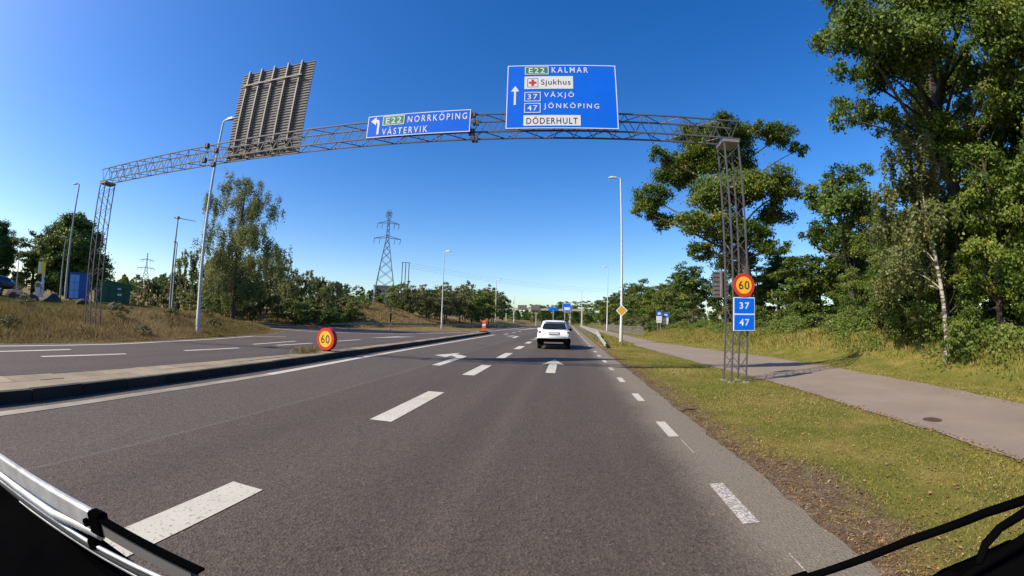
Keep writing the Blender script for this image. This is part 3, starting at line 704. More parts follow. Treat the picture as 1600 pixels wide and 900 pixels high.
RP = [(9.0, 50.5), (8.6, 56), (8.3, 66), (8.0, 92)]
for (a_, b_) in zip(RP[:-1], RP[1:]):
    bar('top_rail', (*a_, 1.1), (*b_, 1.1), 0.04, 'galv', rl); bar('bottom_rail', (*a_, 0.2), (*b_, 0.2), 0.03, 'galv', rl)
m = MB(); Pn = np.array(RP); s_ = np.concatenate([[0], np.cumsum(np.hypot(*np.diff(Pn, axis=0).T))])
for d in np.arange(0, s_[-1], 0.22):
    x, y = np.interp(d, s_, Pn[:, 0]), np.interp(d, s_, Pn[:, 1]); m.tube([(x, y, 0.2), (x, y, 1.1)], 0.014, 4, False)
kind(m.build('balusters', 'galv', rl), 'stuff')
for d in np.arange(0, s_[-1], 2.4):
    x, y = np.interp(d, s_, Pn[:, 0]), np.interp(d, s_, Pn[:, 1]); bar('post', (x, y, -0.2), (x, y, 1.15), 0.045, 'galv', rl)
for x, y, h, lb in ((11.6, 53.5, 3.0, 'taller blue and white sign board on two posts behind the footpath'), (12.55, 53.9, 2.5, 'shorter blue and white sign board beside the taller one')):
    t = thing('sign_board', lb, 'sign', (x, y, hz(x, y)-0.05))
    for dx in (-0.18, 0.18): bar('post', (dx, 0.05, 0), (dx, 0.05, h-0.1), 0.05, 'galv', t)
    MB().box((-0.36, -0.02, h-0.62), (0.36, 0.03, h), 0.01).build('blue_panel', 'sign_blue', t)
    MB().box((-0.36, -0.02, h-1.2), (0.36, 0.03, h-0.64), 0.01).build('white_panel', 'sign_white', t)
    MB().box((-0.34, -0.02, h-1.5), (0.34, 0.03, h-1.22), 0.01).build('timetable', 'plate', t)
    MB().box((-0.2, -0.026, h-0.45), (0.2, -0.021, h-0.2)).build('symbol', 'sign_white', t)

# ------------------------------------------------------------------ cars
def loft(secs, name, mat, parent, smooth=True):
    """secs: list of closed loops with the same number of points"""
    k = len(secs[0]); V = [p for s in secs for p in s]; Fc = []
    for i in range(len(secs)-1): Fc += [(i*k+j, i*k+(j+1) % k, (i+1)*k+(j+1) % k, (i+1)*k+j) for j in range(k)]
    Fc += [tuple(range(k)), tuple(range(len(V)-1, len(V)-k-1, -1))]
    m = MB(); m.add(V, Fc, smooth); o = m.build(name, mat, parent)
    return o
def body_section(y, zb, zs, hw, hwt, crown=0.03):
    """half loop of the lower body mirrored: zb underside, zs shoulder height"""
    half = [(0, zb), (hw*0.8, zb), (hw*0.97, zb+0.06), (hw, zb+0.2), (hw, (zb+zs)/2), (hw*0.985, zs-0.14), (hwt, zs-0.02), (hwt*0.88, zs+crown*0.5), (0, zs+crown)]
    pts = [(x, y, z) for x, z in half]+[(-x, y, z) for x, z in half[-2:0:-1]]
    return pts
def cabin_section(y, z0, z1, hw0, hw1):
    half = [(0, z0), (hw0, z0), (hw0-0.02, z0+0.06), (hw1+0.05, z1-0.14), (hw1, z1-0.05), (hw1*0.8, z1-0.012), (0, z1)]
    return [(x, y, z) for x, z in half]+[(-x, y, z) for x, z in half[-2:0:-1]]
def wheel(parent, x, y, r, w):
    t = MB(); n = 28
    prof = [(-w/2, r*0.66), (-w/2, r*0.93), (-w/2+0.03, r), (w/2-0.03, r), (w/2, r*0.93), (w/2, r*0.66)]
    V = []; Fc = []
    for i in range(n):
        a_ = 2*math.pi*i/n
        for (dx, rr) in prof: V.append((x+dx, y+rr*math.cos(a_), r+rr*math.sin(a_)))
    for i in range(n): Fc += [(i*6+j, i*6+(j+1) % 6, ((i+1) % n)*6+(j+1) % 6, ((i+1) % n)*6+j) for j in range(6)]
    t.add(V, Fc, False); wo = t.build('wheel', 'rubber', parent)
    m = MB(); s = 1 if x > 0 else -1
    m.tube([(x-w*0.4, y, r), (x+w*0.3*1, y, r)], r*0.64, 20)
    m.build('rim', 'chrome', wo); return wo
def make_car(name, label, loc, rotz, paint, scale=1.0, detail=True):
    c = thing(name, label, 'car', loc, rotz); c.scale = (scale,)*3
    # y = 0 rear bumper, y = 4.55 nose
    S = [(0.0, 0.50, 0.86, 0.80, 0.76), (0.06, 0.42, 0.98, 0.90, 0.83), (0.2, 0.34, 1.07, 0.95, 0.87), (0.7, 0.30, 1.10, 0.965, 0.89), (1.6, 0.28, 1.07, 0.95, 0.89),
         (2.9, 0.28, 1.04, 0.95, 0.88), (3.4, 0.28, 1.02, 0.95, 0.86), (4.1, 0.30, 0.93, 0.93, 0.80), (4.42, 0.34, 0.80, 0.86, 0.72), (4.55, 0.42, 0.68, 0.72, 0.62)]
    loft([body_section(*s) for s in S], 'body', paint, c)
    Cb = [(0.16, 1.02, 1.10, 0.80, 0.76), (0.36, 1.03, 1.45, 0.84, 0.66), (0.55, 1.04, 1.60, 0.86, 0.64), (0.9, 1.05, 1.645, 0.87, 0.65), (1.8, 1.05, 1.66, 0.87, 0.66), (2.5, 1.03, 1.60, 0.86, 0.64), (3.0, 1.02, 1.36, 0.85, 0.66), (3.45, 1.00, 1.06, 0.84, 0.78)]
    loft([cabin_section(*s) for s in Cb], 'cabin', paint, c)
    # rear window, following the tailgate slope, just proud of it
    def tail(z): return float(np.interp(z, [1.10, 1.45, 1.6], [0.16, 0.36, 0.55]))
    def hwz(z): return float(np.interp(z, [1.10, 1.16, 1.45, 1.55], [0.77, 0.77, 0.66, 0.62]))
    V = []; zs = [1.14, 1.2, 1.3, 1.4, 1.47]
    for z in zs:
        h_ = hwz(z)-0.07-(0.04 if z in (1.14,) else 0); V += [(-h_, tail(z)-0.022, z), (-h_*0.5, tail(z)-0.034, z), (h_*0.5, tail(z)-0.034, z), (h_, tail(z)-0.022, z)]
    Fc = [(4*i+j, 4*i+j+1, 4*i+5+j, 4*i+4+j) for i in range(4) for j in range(3)]
    MB().add(V, Fc, True).build('rear_window', 'glass_dark', c)
    # roof spoiler
    MB().box((-0.58, 0.30, 1.545), (0.58, 0.62, 1.59), 0.018).build('spoiler', paint, c)
    # dark lower bumper and cladding
    loft([[(x*0.92, -0.045, z), (x, 0.02, z), (x*1.03, 0.35, z), (-x*1.03, 0.35, z), (-x, 0.02, z), (-x*0.92, -0.045, z)] for x, z in ((0.80, 0.25), (0.90, 0.30), (0.94, 0.44), (0.93, 0.60), (0.90, 0.63))], 'rear_bumper', 'black_plastic', c, False)
    MB().box((-0.55, -0.065, 0.33), (0.55, -0.046, 0.42), 0.006).build('skid_plate', 'alu', c)
    pl = MB().box((-0.27, -0.025, 0.86), (0.27, 0.06, 0.985), 0.006).build('number_plate', 'plate', c)
    frame(-0.28, 0.28, 0.85, 0.995, 0.012, -0.03, 0.06).build('plate_frame', 'sign_black', pl)
    for s in (-1, 1):
        MB().box((s*0.80-0.09, 0.02, 0.90), (s*0.80+0.09, 0.16, 1.02), 0.03).build('tail_light', 'tail_red', c)
        MB().box((s*0.78-0.09, -0.02, 0.50), (s*0.78+0.09, 0.02, 0.55), 0.01).build('reflector', 'tail_red' if s > 0 else 'amber', c)
        MB().tube([(s*0.62, 0.7, 1.64), (s*0.64, 0.8, 1.69), (s*0.64, 2.3, 1.69), (s*0.62, 2.45, 1.62)], 0.02, 6).build('roof_rail', 'black_plastic', c)
        MB().box((s*1.0-0.1, 2.95, 1.0), (s*1.0+0.1, 3.08, 1.16), 0.04).build('mirror', 'black_plastic' if s > 0 else paint, c)
        # side glass, laid just outside the cabin flank
        def sx(y, z):
            y_ = [q[0] for q in Cb]; z0 = np.interp(y, y_, [q[1] for q in Cb]); z1 = np.interp(y, y_, [q[2] for q in Cb]); a_ = np.interp(y, y_, [q[3] for q in Cb]); b_ = np.interp(y, y_, [q[4] for q in Cb])
            return s*(float(np.interp(z, [z0+0.06, z1-0.14], [a_-0.02, b_+0.05]))+0.012)
        for y0_, y1_, y2_, y3_ in ((0.55, 1.55, 1.55, 0.75), (1.63, 2.95, 2.52, 1.63)):
            P_ = [(sx(y0_, 1.13), y0_, 1.13), (sx(y1_, 1.13), y1_, 1.13), (sx(y2_, 1.43), y2_, 1.43), (sx(y3_, 1.43), y3_, 1.43)]
            MB().add(P_, [(0, 1, 2, 3)]).build('side_window', 'glass_dark', c)
        MB().box((s*0.72-0.12, 4.30, 0.68), (s*0.72+0.12, 4.44, 0.80), 0.03).build('headlight', 'plate', c)
    V = [(-0.70, 3.36, 1.09), (0.70, 3.36, 1.09), (0.58, 2.62, 1.575), (-0.58, 2.62, 1.575)]
    MB().add([(x, y+0.02, z+0.03) for x, y, z in V], [(0, 1, 2, 3)]).build('windscreen', 'glass_dark', c)
    MB().tube([(0.05, 0.16, 1.12), (-0.05, 0.15, 1.17), (-0.42, 0.17, 1.2)], 0.012, 5).build('rear_wiper', 'black_plastic', c)
    for y in (0.82, 3.55):
        for x in (-0.83, 0.83): wheel(c, x, y, 0.36, 0.24)
    return c
make_car('white_car', 'white SUV with dark lower bumper driving ahead in the right lane', (-0.72, 24.1, 0), R(1.0), 'car_white')
make_car('parked_van', 'dark blue car parked behind the boulders at the left edge', (-37.6, 7.3, hz(-37, 9)), R(-19), 'car_dark', 1.25)

# ------------------------------------------------------------------ the vehicle that carries the camera: cowl and wipers
hv = thing('own_vehicle_front', 'black cowl with silver and black wipers below the windscreen', 'vehicle', (0, 0.5, 1.0))
m = MB()
prof = [(-0.30, -0.55), (-0.26, -0.16), (-0.10, -0.05), (0.0, 0.0), (0.10, -0.03), (0.24, -0.20), (0.30, -0.55)]
V = []; xs_ = np.linspace(-2.1, 0.98, 15)
for x in xs_:
    dz = float(np.interp(x, [-2.1, -1.2, -0.97, -0.8, 0.6, 0.76, 0.98], [0.005, 0.005, -0.035, -0.05, 0.02, 0.155, 0.168]))
    V += [(x, y, z+dz) for y, z in prof]
k = len(prof); Fc = [(i*k+j, i*k+j+1, (i+1)*k+j+1, (i+1)*k+j) for i in range(14) for j in range(k-1)]
Fc += [tuple(range(k)), tuple(range(15*k-1, 14*k-1, -1))]
m.add(V, Fc, False); m.build('cowl', 'black_plastic', hv)
# left wiper: silver arm with joint, channel-section outer arm, rods and blade (x along the glass)
def bar_box(name, p, q, w, h, mat, bev=0.004):
    p, q = Vector(p), Vector(q); d = q-p; o = MB().box((-w/2, -h/2, 0), (w/2, h/2, d.length), bev).build(name, mat, hv)
    o.matrix_local = Matrix.Translation(p) @ d.to_track_quat('Z', 'Y').to_matrix().to_4x4(); return o
arm = bar_box('wiper_arm', (-1.80, 0, 0.075), (-0.965, 0, 0.112), 0.022, 0.056, 'wiper_metal', 0.008)
bar_box('wiper_joint', (-0.975, 0, 0.112), (-0.925, 0, 0.116), 0.03, 0.054, 'black_plastic', 0.004)
bar_box('outer_arm', (-0.93, 0, 0.108), (-0.62, 0, 0.110), 0.018, 0.040, 'alu', 0.006)
bar_box('arm_edge', (-0.93, -0.004, 0.131), (-0.60, -0.004, 0.130), 0.024, 0.006, 'black_plastic', 0.002)
MB().tube([(-0.985, -0.02, 0.108), (-0.985, -0.008, 0.108)], 0.010, 12).build('rivet', 'black_plastic', hv)
MB().tube([(-1.75, 0, 0.035), (-1.2, 0, 0.052), (-1.05, 0, 0.075), (-0.95, 0, 0.085)], 0.014, 8).build('spring_rod', 'wiper_metal', hv)
MB().tube([(-1.75, 0, 0.012), (-1.0, 0, 0.040), (-0.72, 0, 0.062)], 0.006, 6).build('blade_rail', 'wiper_metal', hv)
MB().tube([(-1.6, 0, -0.006), (-1.0, 0, 0.020), (-0.70, 0, 0.036)], 0.0055, 6).build('blade_rail', 'wiper_metal', hv)
MB().tube([(-1.75, 0.004, 0.0), (-1.0, 0.004, 0.028), (-0.70, 0.004, 0.046)], 0.010, 6).build('rubber_blade', 'rubber', hv)
bar_box('blade_clip', (-1.02, 0, 0.036), (-0.98, 0, 0.050), 0.014, 0.03, 'black_plastic')
# right wiper
MB().tube([(0.34, 0, 0.247), (0.53, 0, 0.276), (0.72, 0, 0.287), (0.9, 0, 0.285)], [0.006, 0.0072, 0.0085, 0.010], 8).build('wiper_arm', 'black_plastic', hv)
MB().tube([(0.735, 0, 0.19), (0.742, 0, 0.225), (0.775, 0, 0.247), (0.90, 0, 0.268)], [0.008, 0.009, 0.009, 0.011], 8).build('wiper_crank', 'black_plastic', hv)
MB().tube([(0.70, 0, 0.17), (0.76, 0, 0.185), (0.9, 0, 0.205)], [0.007, 0.011, 0.013], 8).build('pivot_cover', 'black_plastic', hv)
MB().tube([(0.33, 0, 0.243), (0.352, 0, 0.247)], 0.012, 8).build('arm_tip', 'black_plastic', hv)

# ------------------------------------------------------------------ things on the left bank
gc = thing('green_container', 'dark green steel skip container with sloping lid end on the left bank', 'container', (-36.4, 21.9, hz(-36, 22)-0.02), R(57))
m = MB(); m.prism([(-1.55, 0.12), (1.5, 0.12), (1.55, 1.62), (-0.45, 1.9), (-1.6, 1.25)], -0.95, 0.95); m.build('hull', 'green_box', gc)
MB().prism([(-1.66, 1.262), (-0.46, 1.922), (1.58, 1.642), (1.58, 1.70), (-0.45, 1.98), (-1.7, 1.31)], -1.0, 1.0).build('lid', 'green_lid', gc)
for x in (-1.0, -0.35, 0.3, 0.95): MB().box((x-0.04, -1.0, 0.15), (x+0.04, -0.951, 1.45)).build('rib', 'green_box', gc)
MB().box((0.42, -0.975, 1.25), (0.72, -0.952, 1.38)).build('label_plate', 'plate', gc); MB().box((0.42, -0.975, 0.75), (0.8, -0.952, 0.92)).build('label_plate', 'plate', gc)
MB().box((-1.4, -0.8, 0), (-1.2, 0.8, 0.119)).build('skid', 'steel', gc); MB().box((1.2, -0.8, 0), (1.4, 0.8, 0.119)).build('skid', 'steel', gc)
bc = thing('blue_container', 'blue steel container with a pale blue door beside the green skip', 'container', (-37.8, 19.3, hz(-37.8, 19.3)-0.02), R(60))
MB().box((-0.85, -1.1, 0.1), (0.85, 1.1, 2.15), 0.02).build('hull', 'blue_box', bc)
MB().box((-0.9, -1.15, 2.152), (0.9, 1.15, 2.22), 0.01).build('roof', 'blue_box', bc)
for k in range(2):
    for j in range(3):
        MB().box((-0.80+0.40*k, -1.135, 0.2+0.62*j), (-0.43+0.40*k, -1.101, 0.79+0.62*j)).build('door_panel', 'blue_light', bc)
for x in (0.15, 0.4, 0.65): MB().box((x-0.03, -1.13, 0.15), (x+0.03, -1.101, 2.1)).build('rib', 'blue_box', bc)
MB().box((-0.8, -1.0, 0), (-0.6, 1.0, 0.099)).build('skid', 'steel', bc); MB().box((0.6, -1.0, 0), (0.8, 1.0, 0.099)).build('skid', 'steel', bc)
ps = thing('pump_sign', 'white pillar with a yellow box on top beside a grey pump behind boulders', 'sign', (-41.6, 17.2, hz(-41.6, 17.2)), R(66)); ps.scale = (0.8, 0.8, 0.95)
MB().box((-0.42, -0.15, 2.05), (0.42, 0.15, 3.1), 0.03).build('yellow_box', 'pump_yellow', ps)
MB().box((-0.40, -0.156, 2.12), (-0.1, -0.151, 3.02)).build('pale_field', 'sign_white', ps)
MB().box((0.1, -0.12, 0), (0.42, 0.12, 2.049), 0.02).build('pillar', 'sign_white', ps)
MB().box((-0.55, -0.25, 0), (0.05, 0.25, 1.35), 0.05).build('pump', 'plate', ps)
MB().box((-0.5, -0.262, 0.85), (0.0, -0.251, 1.2)).build('display', 'glass_dark', ps)
MB().tube([(0.3, -0.13, 1.8), (0.5, -0.2, 1.4), (0.45, -0.2, 0.6), (0.1, -0.26, 0.9)], 0.03, 6).build('hose', 'rubber', ps)
def boulder_mesh(seed, sx, sy, sz):
    rg = random.Random(seed); bm = bmesh.new(); bmesh.ops.create_icosphere(bm, subdivisions=3, radius=1)
    dirs = [(Vector((rg.gauss(0, 1), rg.gauss(0, 1), rg.gauss(0, 1))).normalized(), rg.uniform(0.6, 0.9)) for _ in range(11)]
    for v in bm.verts:
        p = v.co.copy()
        for d, c in dirs:
            t_ = p.dot(d)
            if t_ > c: p -= d*(t_-c)*0.9
        v.co = Vector((p.x*sx, p.y*sy, p.z*sz+sz*0.55))*(1+rg.uniform(-0.025, 0.025))
    me = bpy.data.meshes.new('boulder'); bm.to_mesh(me); bm.free(); return me
BL = [((-31.9, 11.5), 0.85, 0.6, 0.55, 'dark squarish boulder in front of the parked dark car'), ((-31.6, 12.5), 0.5, 0.45, 0.42, 'low dark boulder at the foot of the squarish one'),
      ((-31.2, 13.7), 0.95, 0.7, 0.52, 'broad rounded boulder below the yellow and white pump sign'), ((-30.2, 15.7), 0.7, 0.55, 0.42, 'rounded boulder in front of the blue container'),
      ((-29.1, 17.55), 0.62, 0.55, 0.42, 'pale-topped reddish boulder in front of the green skip'), ((-32.6, 10.0), 0.8, 0.7, 0.5, 'dark boulder half hidden at the end of the boulder row')]
for i, (p, a_, b_, c_, lb) in enumerate(BL):
    tag(link('boulder', boulder_mesh(40+i, a_, b_, c_), 'boulder', None, (*p, hz(*p)-0.12), (0, 0, R(60+i*31))), lb, 'boulder', 'boulders on the left bank')

# ------------------------------------------------------------------ far gantry
fg = thing('far_gantry', 'distant pale gantry crossing the road beyond the white car', 'gantry', (0, 150, 0))
for x in (-21.6, 5.2): MB().box((x-0.2, -0.2, -0.3), (x+0.2, 0.2, 6.0)).build('post', 'rail_pale', fg)
MB().box((-22.4, -0.3, 5.3), (5.8, 0.3, 5.95)).build('beam', 'rail_pale', fg)
def far_sign(x0, x1, z0, z1, mat, lb, inset):
    t = thing('far_sign', lb, 'road sign', ((x0+x1)/2, 149.5, z0)); w = (x1-x0)/2
    MB().box((-w, 0, 0), (w, 0.1, z1-z0)).build('panel', mat, t)
    if inset: frame(-w, w, 0, z1-z0, 0.09, -0.02, -0.001).build('border', 'sign_white', t); MB().box((-w*0.6, -0.03, 0.4), (w*0.7, -0.021, (z1-z0)*0.5)).build('white_panel', 'sign_white', t)
    elif inset is False:
        for k in range(3): MB().box((-w*0.7+k*w*0.6, -0.08, 0.05), (-w*0.6+k*w*0.6, -0.001, z1-z0)).build('back_post', 'galv', t)
far_sign(-1.7, 1.3, 5.2, 7.9, 'sign_blue', 'large blue sign with a white field on the far gantry', True)
far_sign(-6.6, -3.4, 5.3, 6.4, 'sign_blue', 'low plain blue sign beside the large one on the far gantry', None)
far_sign(-17.4, -14.2, 5.5, 7.0, 'alu', 'grey sign back next to the left post of the far gantry', False)
far_sign(-12.8, -9.6, 5.5, 7.0, 'alu', 'grey sign back near the middle of the far gantry', False)
for x, y, h in ((-9.3, 128, 4.0), (-5.2, 160, 7.5), (1.2, 175, 9.5), (-0.9, 168, 8.5)):
    t = thing('far_post', 'thin grey post standing beyond the white car by the far gantry', 'post', (x, y, 0), 0, 'thin posts near the far gantry')
    MB().tube([(0, 0, 0), (0, 0, h)], 0.11, 6).build('pole', 'lamp_grey', t); MB().box((-0.6, -0.1, h-0.25), (0.6, 0.1, h)).build('cap', 'rail_pale', t)

# ------------------------------------------------------------------ pylons, poles, buildings
def pylon(name, label, loc, hgt, base, arms, rz, r=0.16):
    t = thing(name, label, 'pylon', loc, rz)
    waist, wz = 0.9*hgt/60, hgt*0.70
    def half(z): return base+(waist-base)*min(z/wz, 1.0) if z < wz else waist*(1-0.35*(z-wz)/(hgt-wz))
    lv = [0, .14, .26, .37, .47, .56, .63, .70, .76, .82, .88, .94, 1.0]; zz = [hgt*k for k in lv]
    for sx in (-1, 1):
        for sy in (-1, 1):
            m = MB(); m.tube([(sx*half(z), sy*half(z), z) for z in zz], r, 4); m.build('leg', 'pylon', t)
    for side in range(4):
        m = MB()
        for a_, b_ in zip(zz[:-1], zz[1:]):
            ha, hb = half(a_), half(b_)
            c = [(-ha, -ha), (ha, -ha), (ha, ha), (-ha, ha)]; d = [(-hb, -hb), (hb, -hb), (hb, hb), (-hb, hb)]
            p, q = c[side], c[(side+1) % 4]; u, v = d[side], d[(side+1) % 4]
            m.tube([(*p, a_), (*v, b_)], r*0.6, 4); m.tube([(*q, a_), (*u, b_)], r*0.6, 4)
        m.build('lattice_face', 'pylon', t)
    for z, w in arms:
        m = MB(); m.tube([(-w, 0, z), (0, 0, z+hgt*0.012), (w, 0, z)], r, 4); m.tube([(-w, 0, z), (-half(z), 0, z+hgt*0.035), (half(z), 0, z+hgt*0.035), (w, 0, z)], r*0.8, 4)
        ao = m.build('cross_arm', 'pylon', t)
        for x in (-w*0.96, -w*0.55, w*0.55, w*0.96):
            bar('insulator', (x, 0, z-0.1), (x-0.5, 0, z-hgt*0.055), r*0.9, 'pylon', ao)
    return t
PYZ = hz(-137, 300)
pylon('transmission_pylon', 'tall lattice power pylon with two cross arms rising behind the shrubs', (-137, 300, PYZ), 82-PYZ, 9.0, [((82-PYZ)*0.70, 10.5), ((82-PYZ)*0.865, 8.6), ((82-PYZ)*0.985, 2.2)], R(24), 0.3)
pylon('transmission_pylon', 'small faraway power pylon seen beside the green skip', (-345, 240, hz(-345, 240)), 32, 4.5, [(19, 8), (26, 6)], R(55), 0.2)
hf = thing('portal_poles', 'three tall dark poles joined by a top beam beside the pylon', 'power poles', (-82, 204, hz(-82, 204)), R(22))
hh = 29.3-hz(-82, 204)
for x in (-1.7, 0, 1.7): MB().tube([(x, 0, 0), (x, 0, hh)], [0.26, 0.2], 6).build('pole', 'wood_pole', hf)
MB().box((-2.1, -0.15, hh-0.25), (2.1, 0.15, hh)).build('top_beam', 'wood_pole', hf)
MB().box((-9, -0.1, hh*0.06), (3.0, 0.1, hh*0.06+0.25)).build('low_beam', 'wood_pole', hf)
bz = hz(-125, 275)
for x, y, w, d, h, wall, lb in ((-123.5, 274, 8.6, 9, 22.0-bz, 'brick_grey', 'blocky grey building with a pale side wall below the pylon'), (-114, 285, 4.5, 6, 19.0-bz, 'brick_pale', 'lower pale annex beside the blocky grey building')):
    t = thing('far_building', lb, 'building', (x, y, hz(x, y)-0.5), R(22))
    MB().box((-w, -d, 0), (w, d, h)).build('wall', wall, t)
    MB().box((-w-0.3, -d-0.3, h), (w+0.3, d+0.3, h+0.6)).build('roof', 'concrete', t)
    if w > 5: MB().box((-w-0.1, -d-0.06, 0), (-w+1.0, -d-0.01, h)).build('pale_strip', 'sign_white', t)
    for k in range(4):
        MB().box((-w*0.7+k*w*0.4, -d-0.08, h-4), (-w*0.7+k*w*0.4+w*0.2, -d-0.011, h-2.2)).build('window', 'glass_dark', t)
t = thing('chimney_block', 'small square chimney poking above the trees right of the portal poles', 'chimney', (-118, 330, hz(-118, 330)))
MB().box((-1.3, -1.3, 0), (1.3, 1.3, 27-hz(-118, 330))).build('shaft', 'brick_grey', t); MB().box((-1.5, -1.5, 27-hz(-118, 330)), (1.5, 1.5, 27.8-hz(-118, 330))).build('cap', 'concrete', t)
for k, (dz) in enumerate((0, -1.2, -2.4)):
    p0, p1 = Vector((-80, 205, 29+dz)), Vector((40, 330, 27+dz)); pts = []
    for i in range(17):
        u = i/16; p = p0.lerp(p1, u); p.z -= 5.5*4*u*(1-u)*0.5; pts.append(p)
    tag(MB().tube(pts, 0.035, 4).build('power_line', 'wood_pole'), 'thin sagging power line running off from the portal poles', 'power line', 'power lines off the portal poles')

# ------------------------------------------------------------------ vegetation
def leaves(C, out, ln, wd, rg, tint, upw=0.35, jit=0.9):
    """rhombic leaves at C (n,3)"""
    n = len(C); N = out*0.8+np.array([0, 0, upw])+rg.normal(0, jit*0.75, (n, 3)); N /= np.linalg.norm(N, axis=1, keepdims=True)+1e-9
    T = rg.normal(0, 1, (n, 3)); T -= (T*N).sum(1, keepdims=True)*N; T /= np.linalg.norm(T, axis=1, keepdims=True)+1e-9
    B = np.cross(N, T); s = rg.uniform(0.65, 1.25, (n, 1)); L_, W_ = ln*0.5*s, wd*0.5*s
    V = np.stack([C-T*L_, C+B*W_+N*L_*0.12, C+T*L_, C-B*W_+N*L_*0.12], 1).reshape(-1, 3)
    return V, np.arange(4*n).reshape(n, 4), np.repeat(tint, 4)
DENS = 1.95
def crown_mesh(name, lobes, mat, seed, ln, wd, per_m2, droop=0.0, sub_r=(0.24, 0.42), flat=0.65, fill=1.0):
    rg = np.random.default_rng(seed); Cs, Os, Ts = [], [], []; clumps = []
    L_ = np.array(lobes)
    mid = L_[:, :3].mean(0)
    for (x, y, z, r) in lobes:
        ns = max(5, int(round(8.5*fill*max(r, 0.6)**1.15)))
        lt = rg.normal(0.5, 0.13)
        for _ in range(ns):
            d = rg.normal(0, 1, 3); d /= np.linalg.norm(d); d[2] = d[2]*0.85+0.15
            rr = r*rg.uniform(0.45, 1.0); c = np.array([x, y, z])+d*rr*np.array([1, 1, 0.8]); cr = r*rg.uniform(*sub_r)
            clumps.append(((x, y, z), c))
            n = int(DENS*per_m2*cr*cr*4.2*rg.uniform(0.6, 1.3))+6
            q = rg.normal(0, 0.5, (n, 3))*cr*np.array([1, 1, flat])
            if droop > 0:
                q[:, 2] -= np.abs(rg.normal(0, droop, n)); q[:, :2] *= 0.55
            Cs.append(c+q); o = (c+q-mid); Os.append(o/(np.linalg.norm(o, axis=1, keepdims=True)+1e-6))
            ct = lt+rg.normal(0, 0.16)
            Ts.append(np.clip(ct+rg.normal(0, 0.12, n), 0, 1))
    C, O, T = np.concatenate(Cs), np.concatenate(Os), np.concatenate(Ts)
    V, F_, t = leaves(C, O, ln, wd, rg, T)
    return np_mesh(name, V, F_, t, mat), clumps
def trunk_mesh(name, pts, rad, lobes, clumps, mat, seed, twigs=True, limb=0.045, start=0.35):
    """trunk polyline, limbs from the trunk to every lobe, twigs to the clumps"""
    rg = random.Random(seed); m = MB(); P = [Vector(p) for p in pts]; m.tube(P, rad, 10)
    top = P[-1].z; zs = [p.z for p in P]
    def at(z):
        z = min(max(z, zs[0]), zs[-1])
        for a_, b_, ra, rb in zip(P[:-1], P[1:], rad[:-1], rad[1:]):
            if a_.z <= z <= b_.z:
                u = (z-a_.z)/max(b_.z-a_.z, 1e-6); return a_.lerp(b_, u), ra+(rb-ra)*u
        return P[-1], rad[-1]
    for (x, y, z, r) in lobes:
        e = Vector((x, y, z)); hd = math.hypot(x, y)
        z0 = max(top*start, min(top*0.98, z-hd*rg.uniform(0.35, 0.8)-0.3)); a_, ra = at(z0)
        mid = a_.lerp(e, 0.5)+Vector((rg.gauss(0, 0.12), rg.gauss(0, 0.12), rg.uniform(-0.05, 0.16)))*(e-a_).length
        pts_ = []
        for i in range(7):
            u = i/6; pts_.append(a_*(1-u)**2+mid*2*u*(1-u)+e*u*u)
        rb = min(ra*0.7, limb+0.022*r*(2 if limb > 0.03 else 0.8))
        m.tube(pts_, [rb*(1-0.75*i/6) for i in range(7)], 6, False)
    if twigs:
        for (a_, c) in clumps:
            if rg.random() < 0.7:
                a_ = Vector(a_); c = Vector(c); mid = a_.lerp(c, 0.5)+Vector((rg.gauss(0, 0.1), rg.gauss(0, 0.1), rg.gauss(0, 0.1)))*(c-a_).length
                m.tube([a_, mid, c], [0.022, 0.016, 0.007], 3, False)
    me = m.mesh(name); me.materials.append(M[mat]); return me
def tree_from(name, label, loc, cm, tm, group=None, rz=0.0, sc=1.0, cat='tree'):
    t = thing(name, label, cat, loc, rz, group); t.scale = (sc,)*3 if not isinstance(sc, tuple) else sc
    if tm is not None: link('trunk', tm, None, t)
    link('crown', cm, None, t); return t
def mixed_lobes(seed, h, w, n, base=0.25, rr=(0.16, 0.26)):
    rg = np.random.default_rng(seed); out = []
    for i in range(n):
        u = (i+0.5)/n; z = h*(base+(0.92-base)*u); prof = math.sin(math.pi*(0.16+0.74*u))**0.8
        a_ = i*2.4+rg.uniform(-0.5, 0.5); d = w*0.5*prof*rg.uniform(0.35, 0.85)
        out.append((d*math.cos(a_), d*math.sin(a_), z+rg.normal(0, 0.03)*h, w*rg.uniform(*rr)*(0.65+0.35*prof)))
    return out
OAK1 = [(-7.08, 3.21, 11.42, 1.74), (-6.15, 3.83, 9.57, 1.34), (-8.02, 2.99, 10.18, 1.08), (-6.89, -0.44, 13.6, 1.23), (-4.31, 4.44, 14.03, 1.93), (-2.8, 2.42, 17.08, 1.83), (-1.8, -0.8, 16.6, 1.61), (0.79, 1.33, 16.85, 1.71), (-2.74, 2.33, 14.57, 2.12), (-0.4, 1.26, 14.61, 2.23), (3.09, -1.52, 15.82, 1.47), (4.72, -1.64, 14.77, 0.89), (1.38, -2.05, 16.0, 1.03), (3.33, -2.18, 11.17, 1.52), (1.26, -2.28, 11.26, 1.91), (2.93, 0.25, 9.65, 1.61), (0.03, 0.09, 11.37, 2.18), (-2.88, 0.05, 10.66, 2.06), (-4.74, -0.3, 8.38, 1.5), (-1.97, -0.07, 8.01, 1.87), (0.71, -0.35, 7.54, 1.59), (1.82, -1.49, 6.35, 1.16), (-2.41, 3.8, 6.8, 1.32), (0.32, 3.04, 5.92, 1.84)]
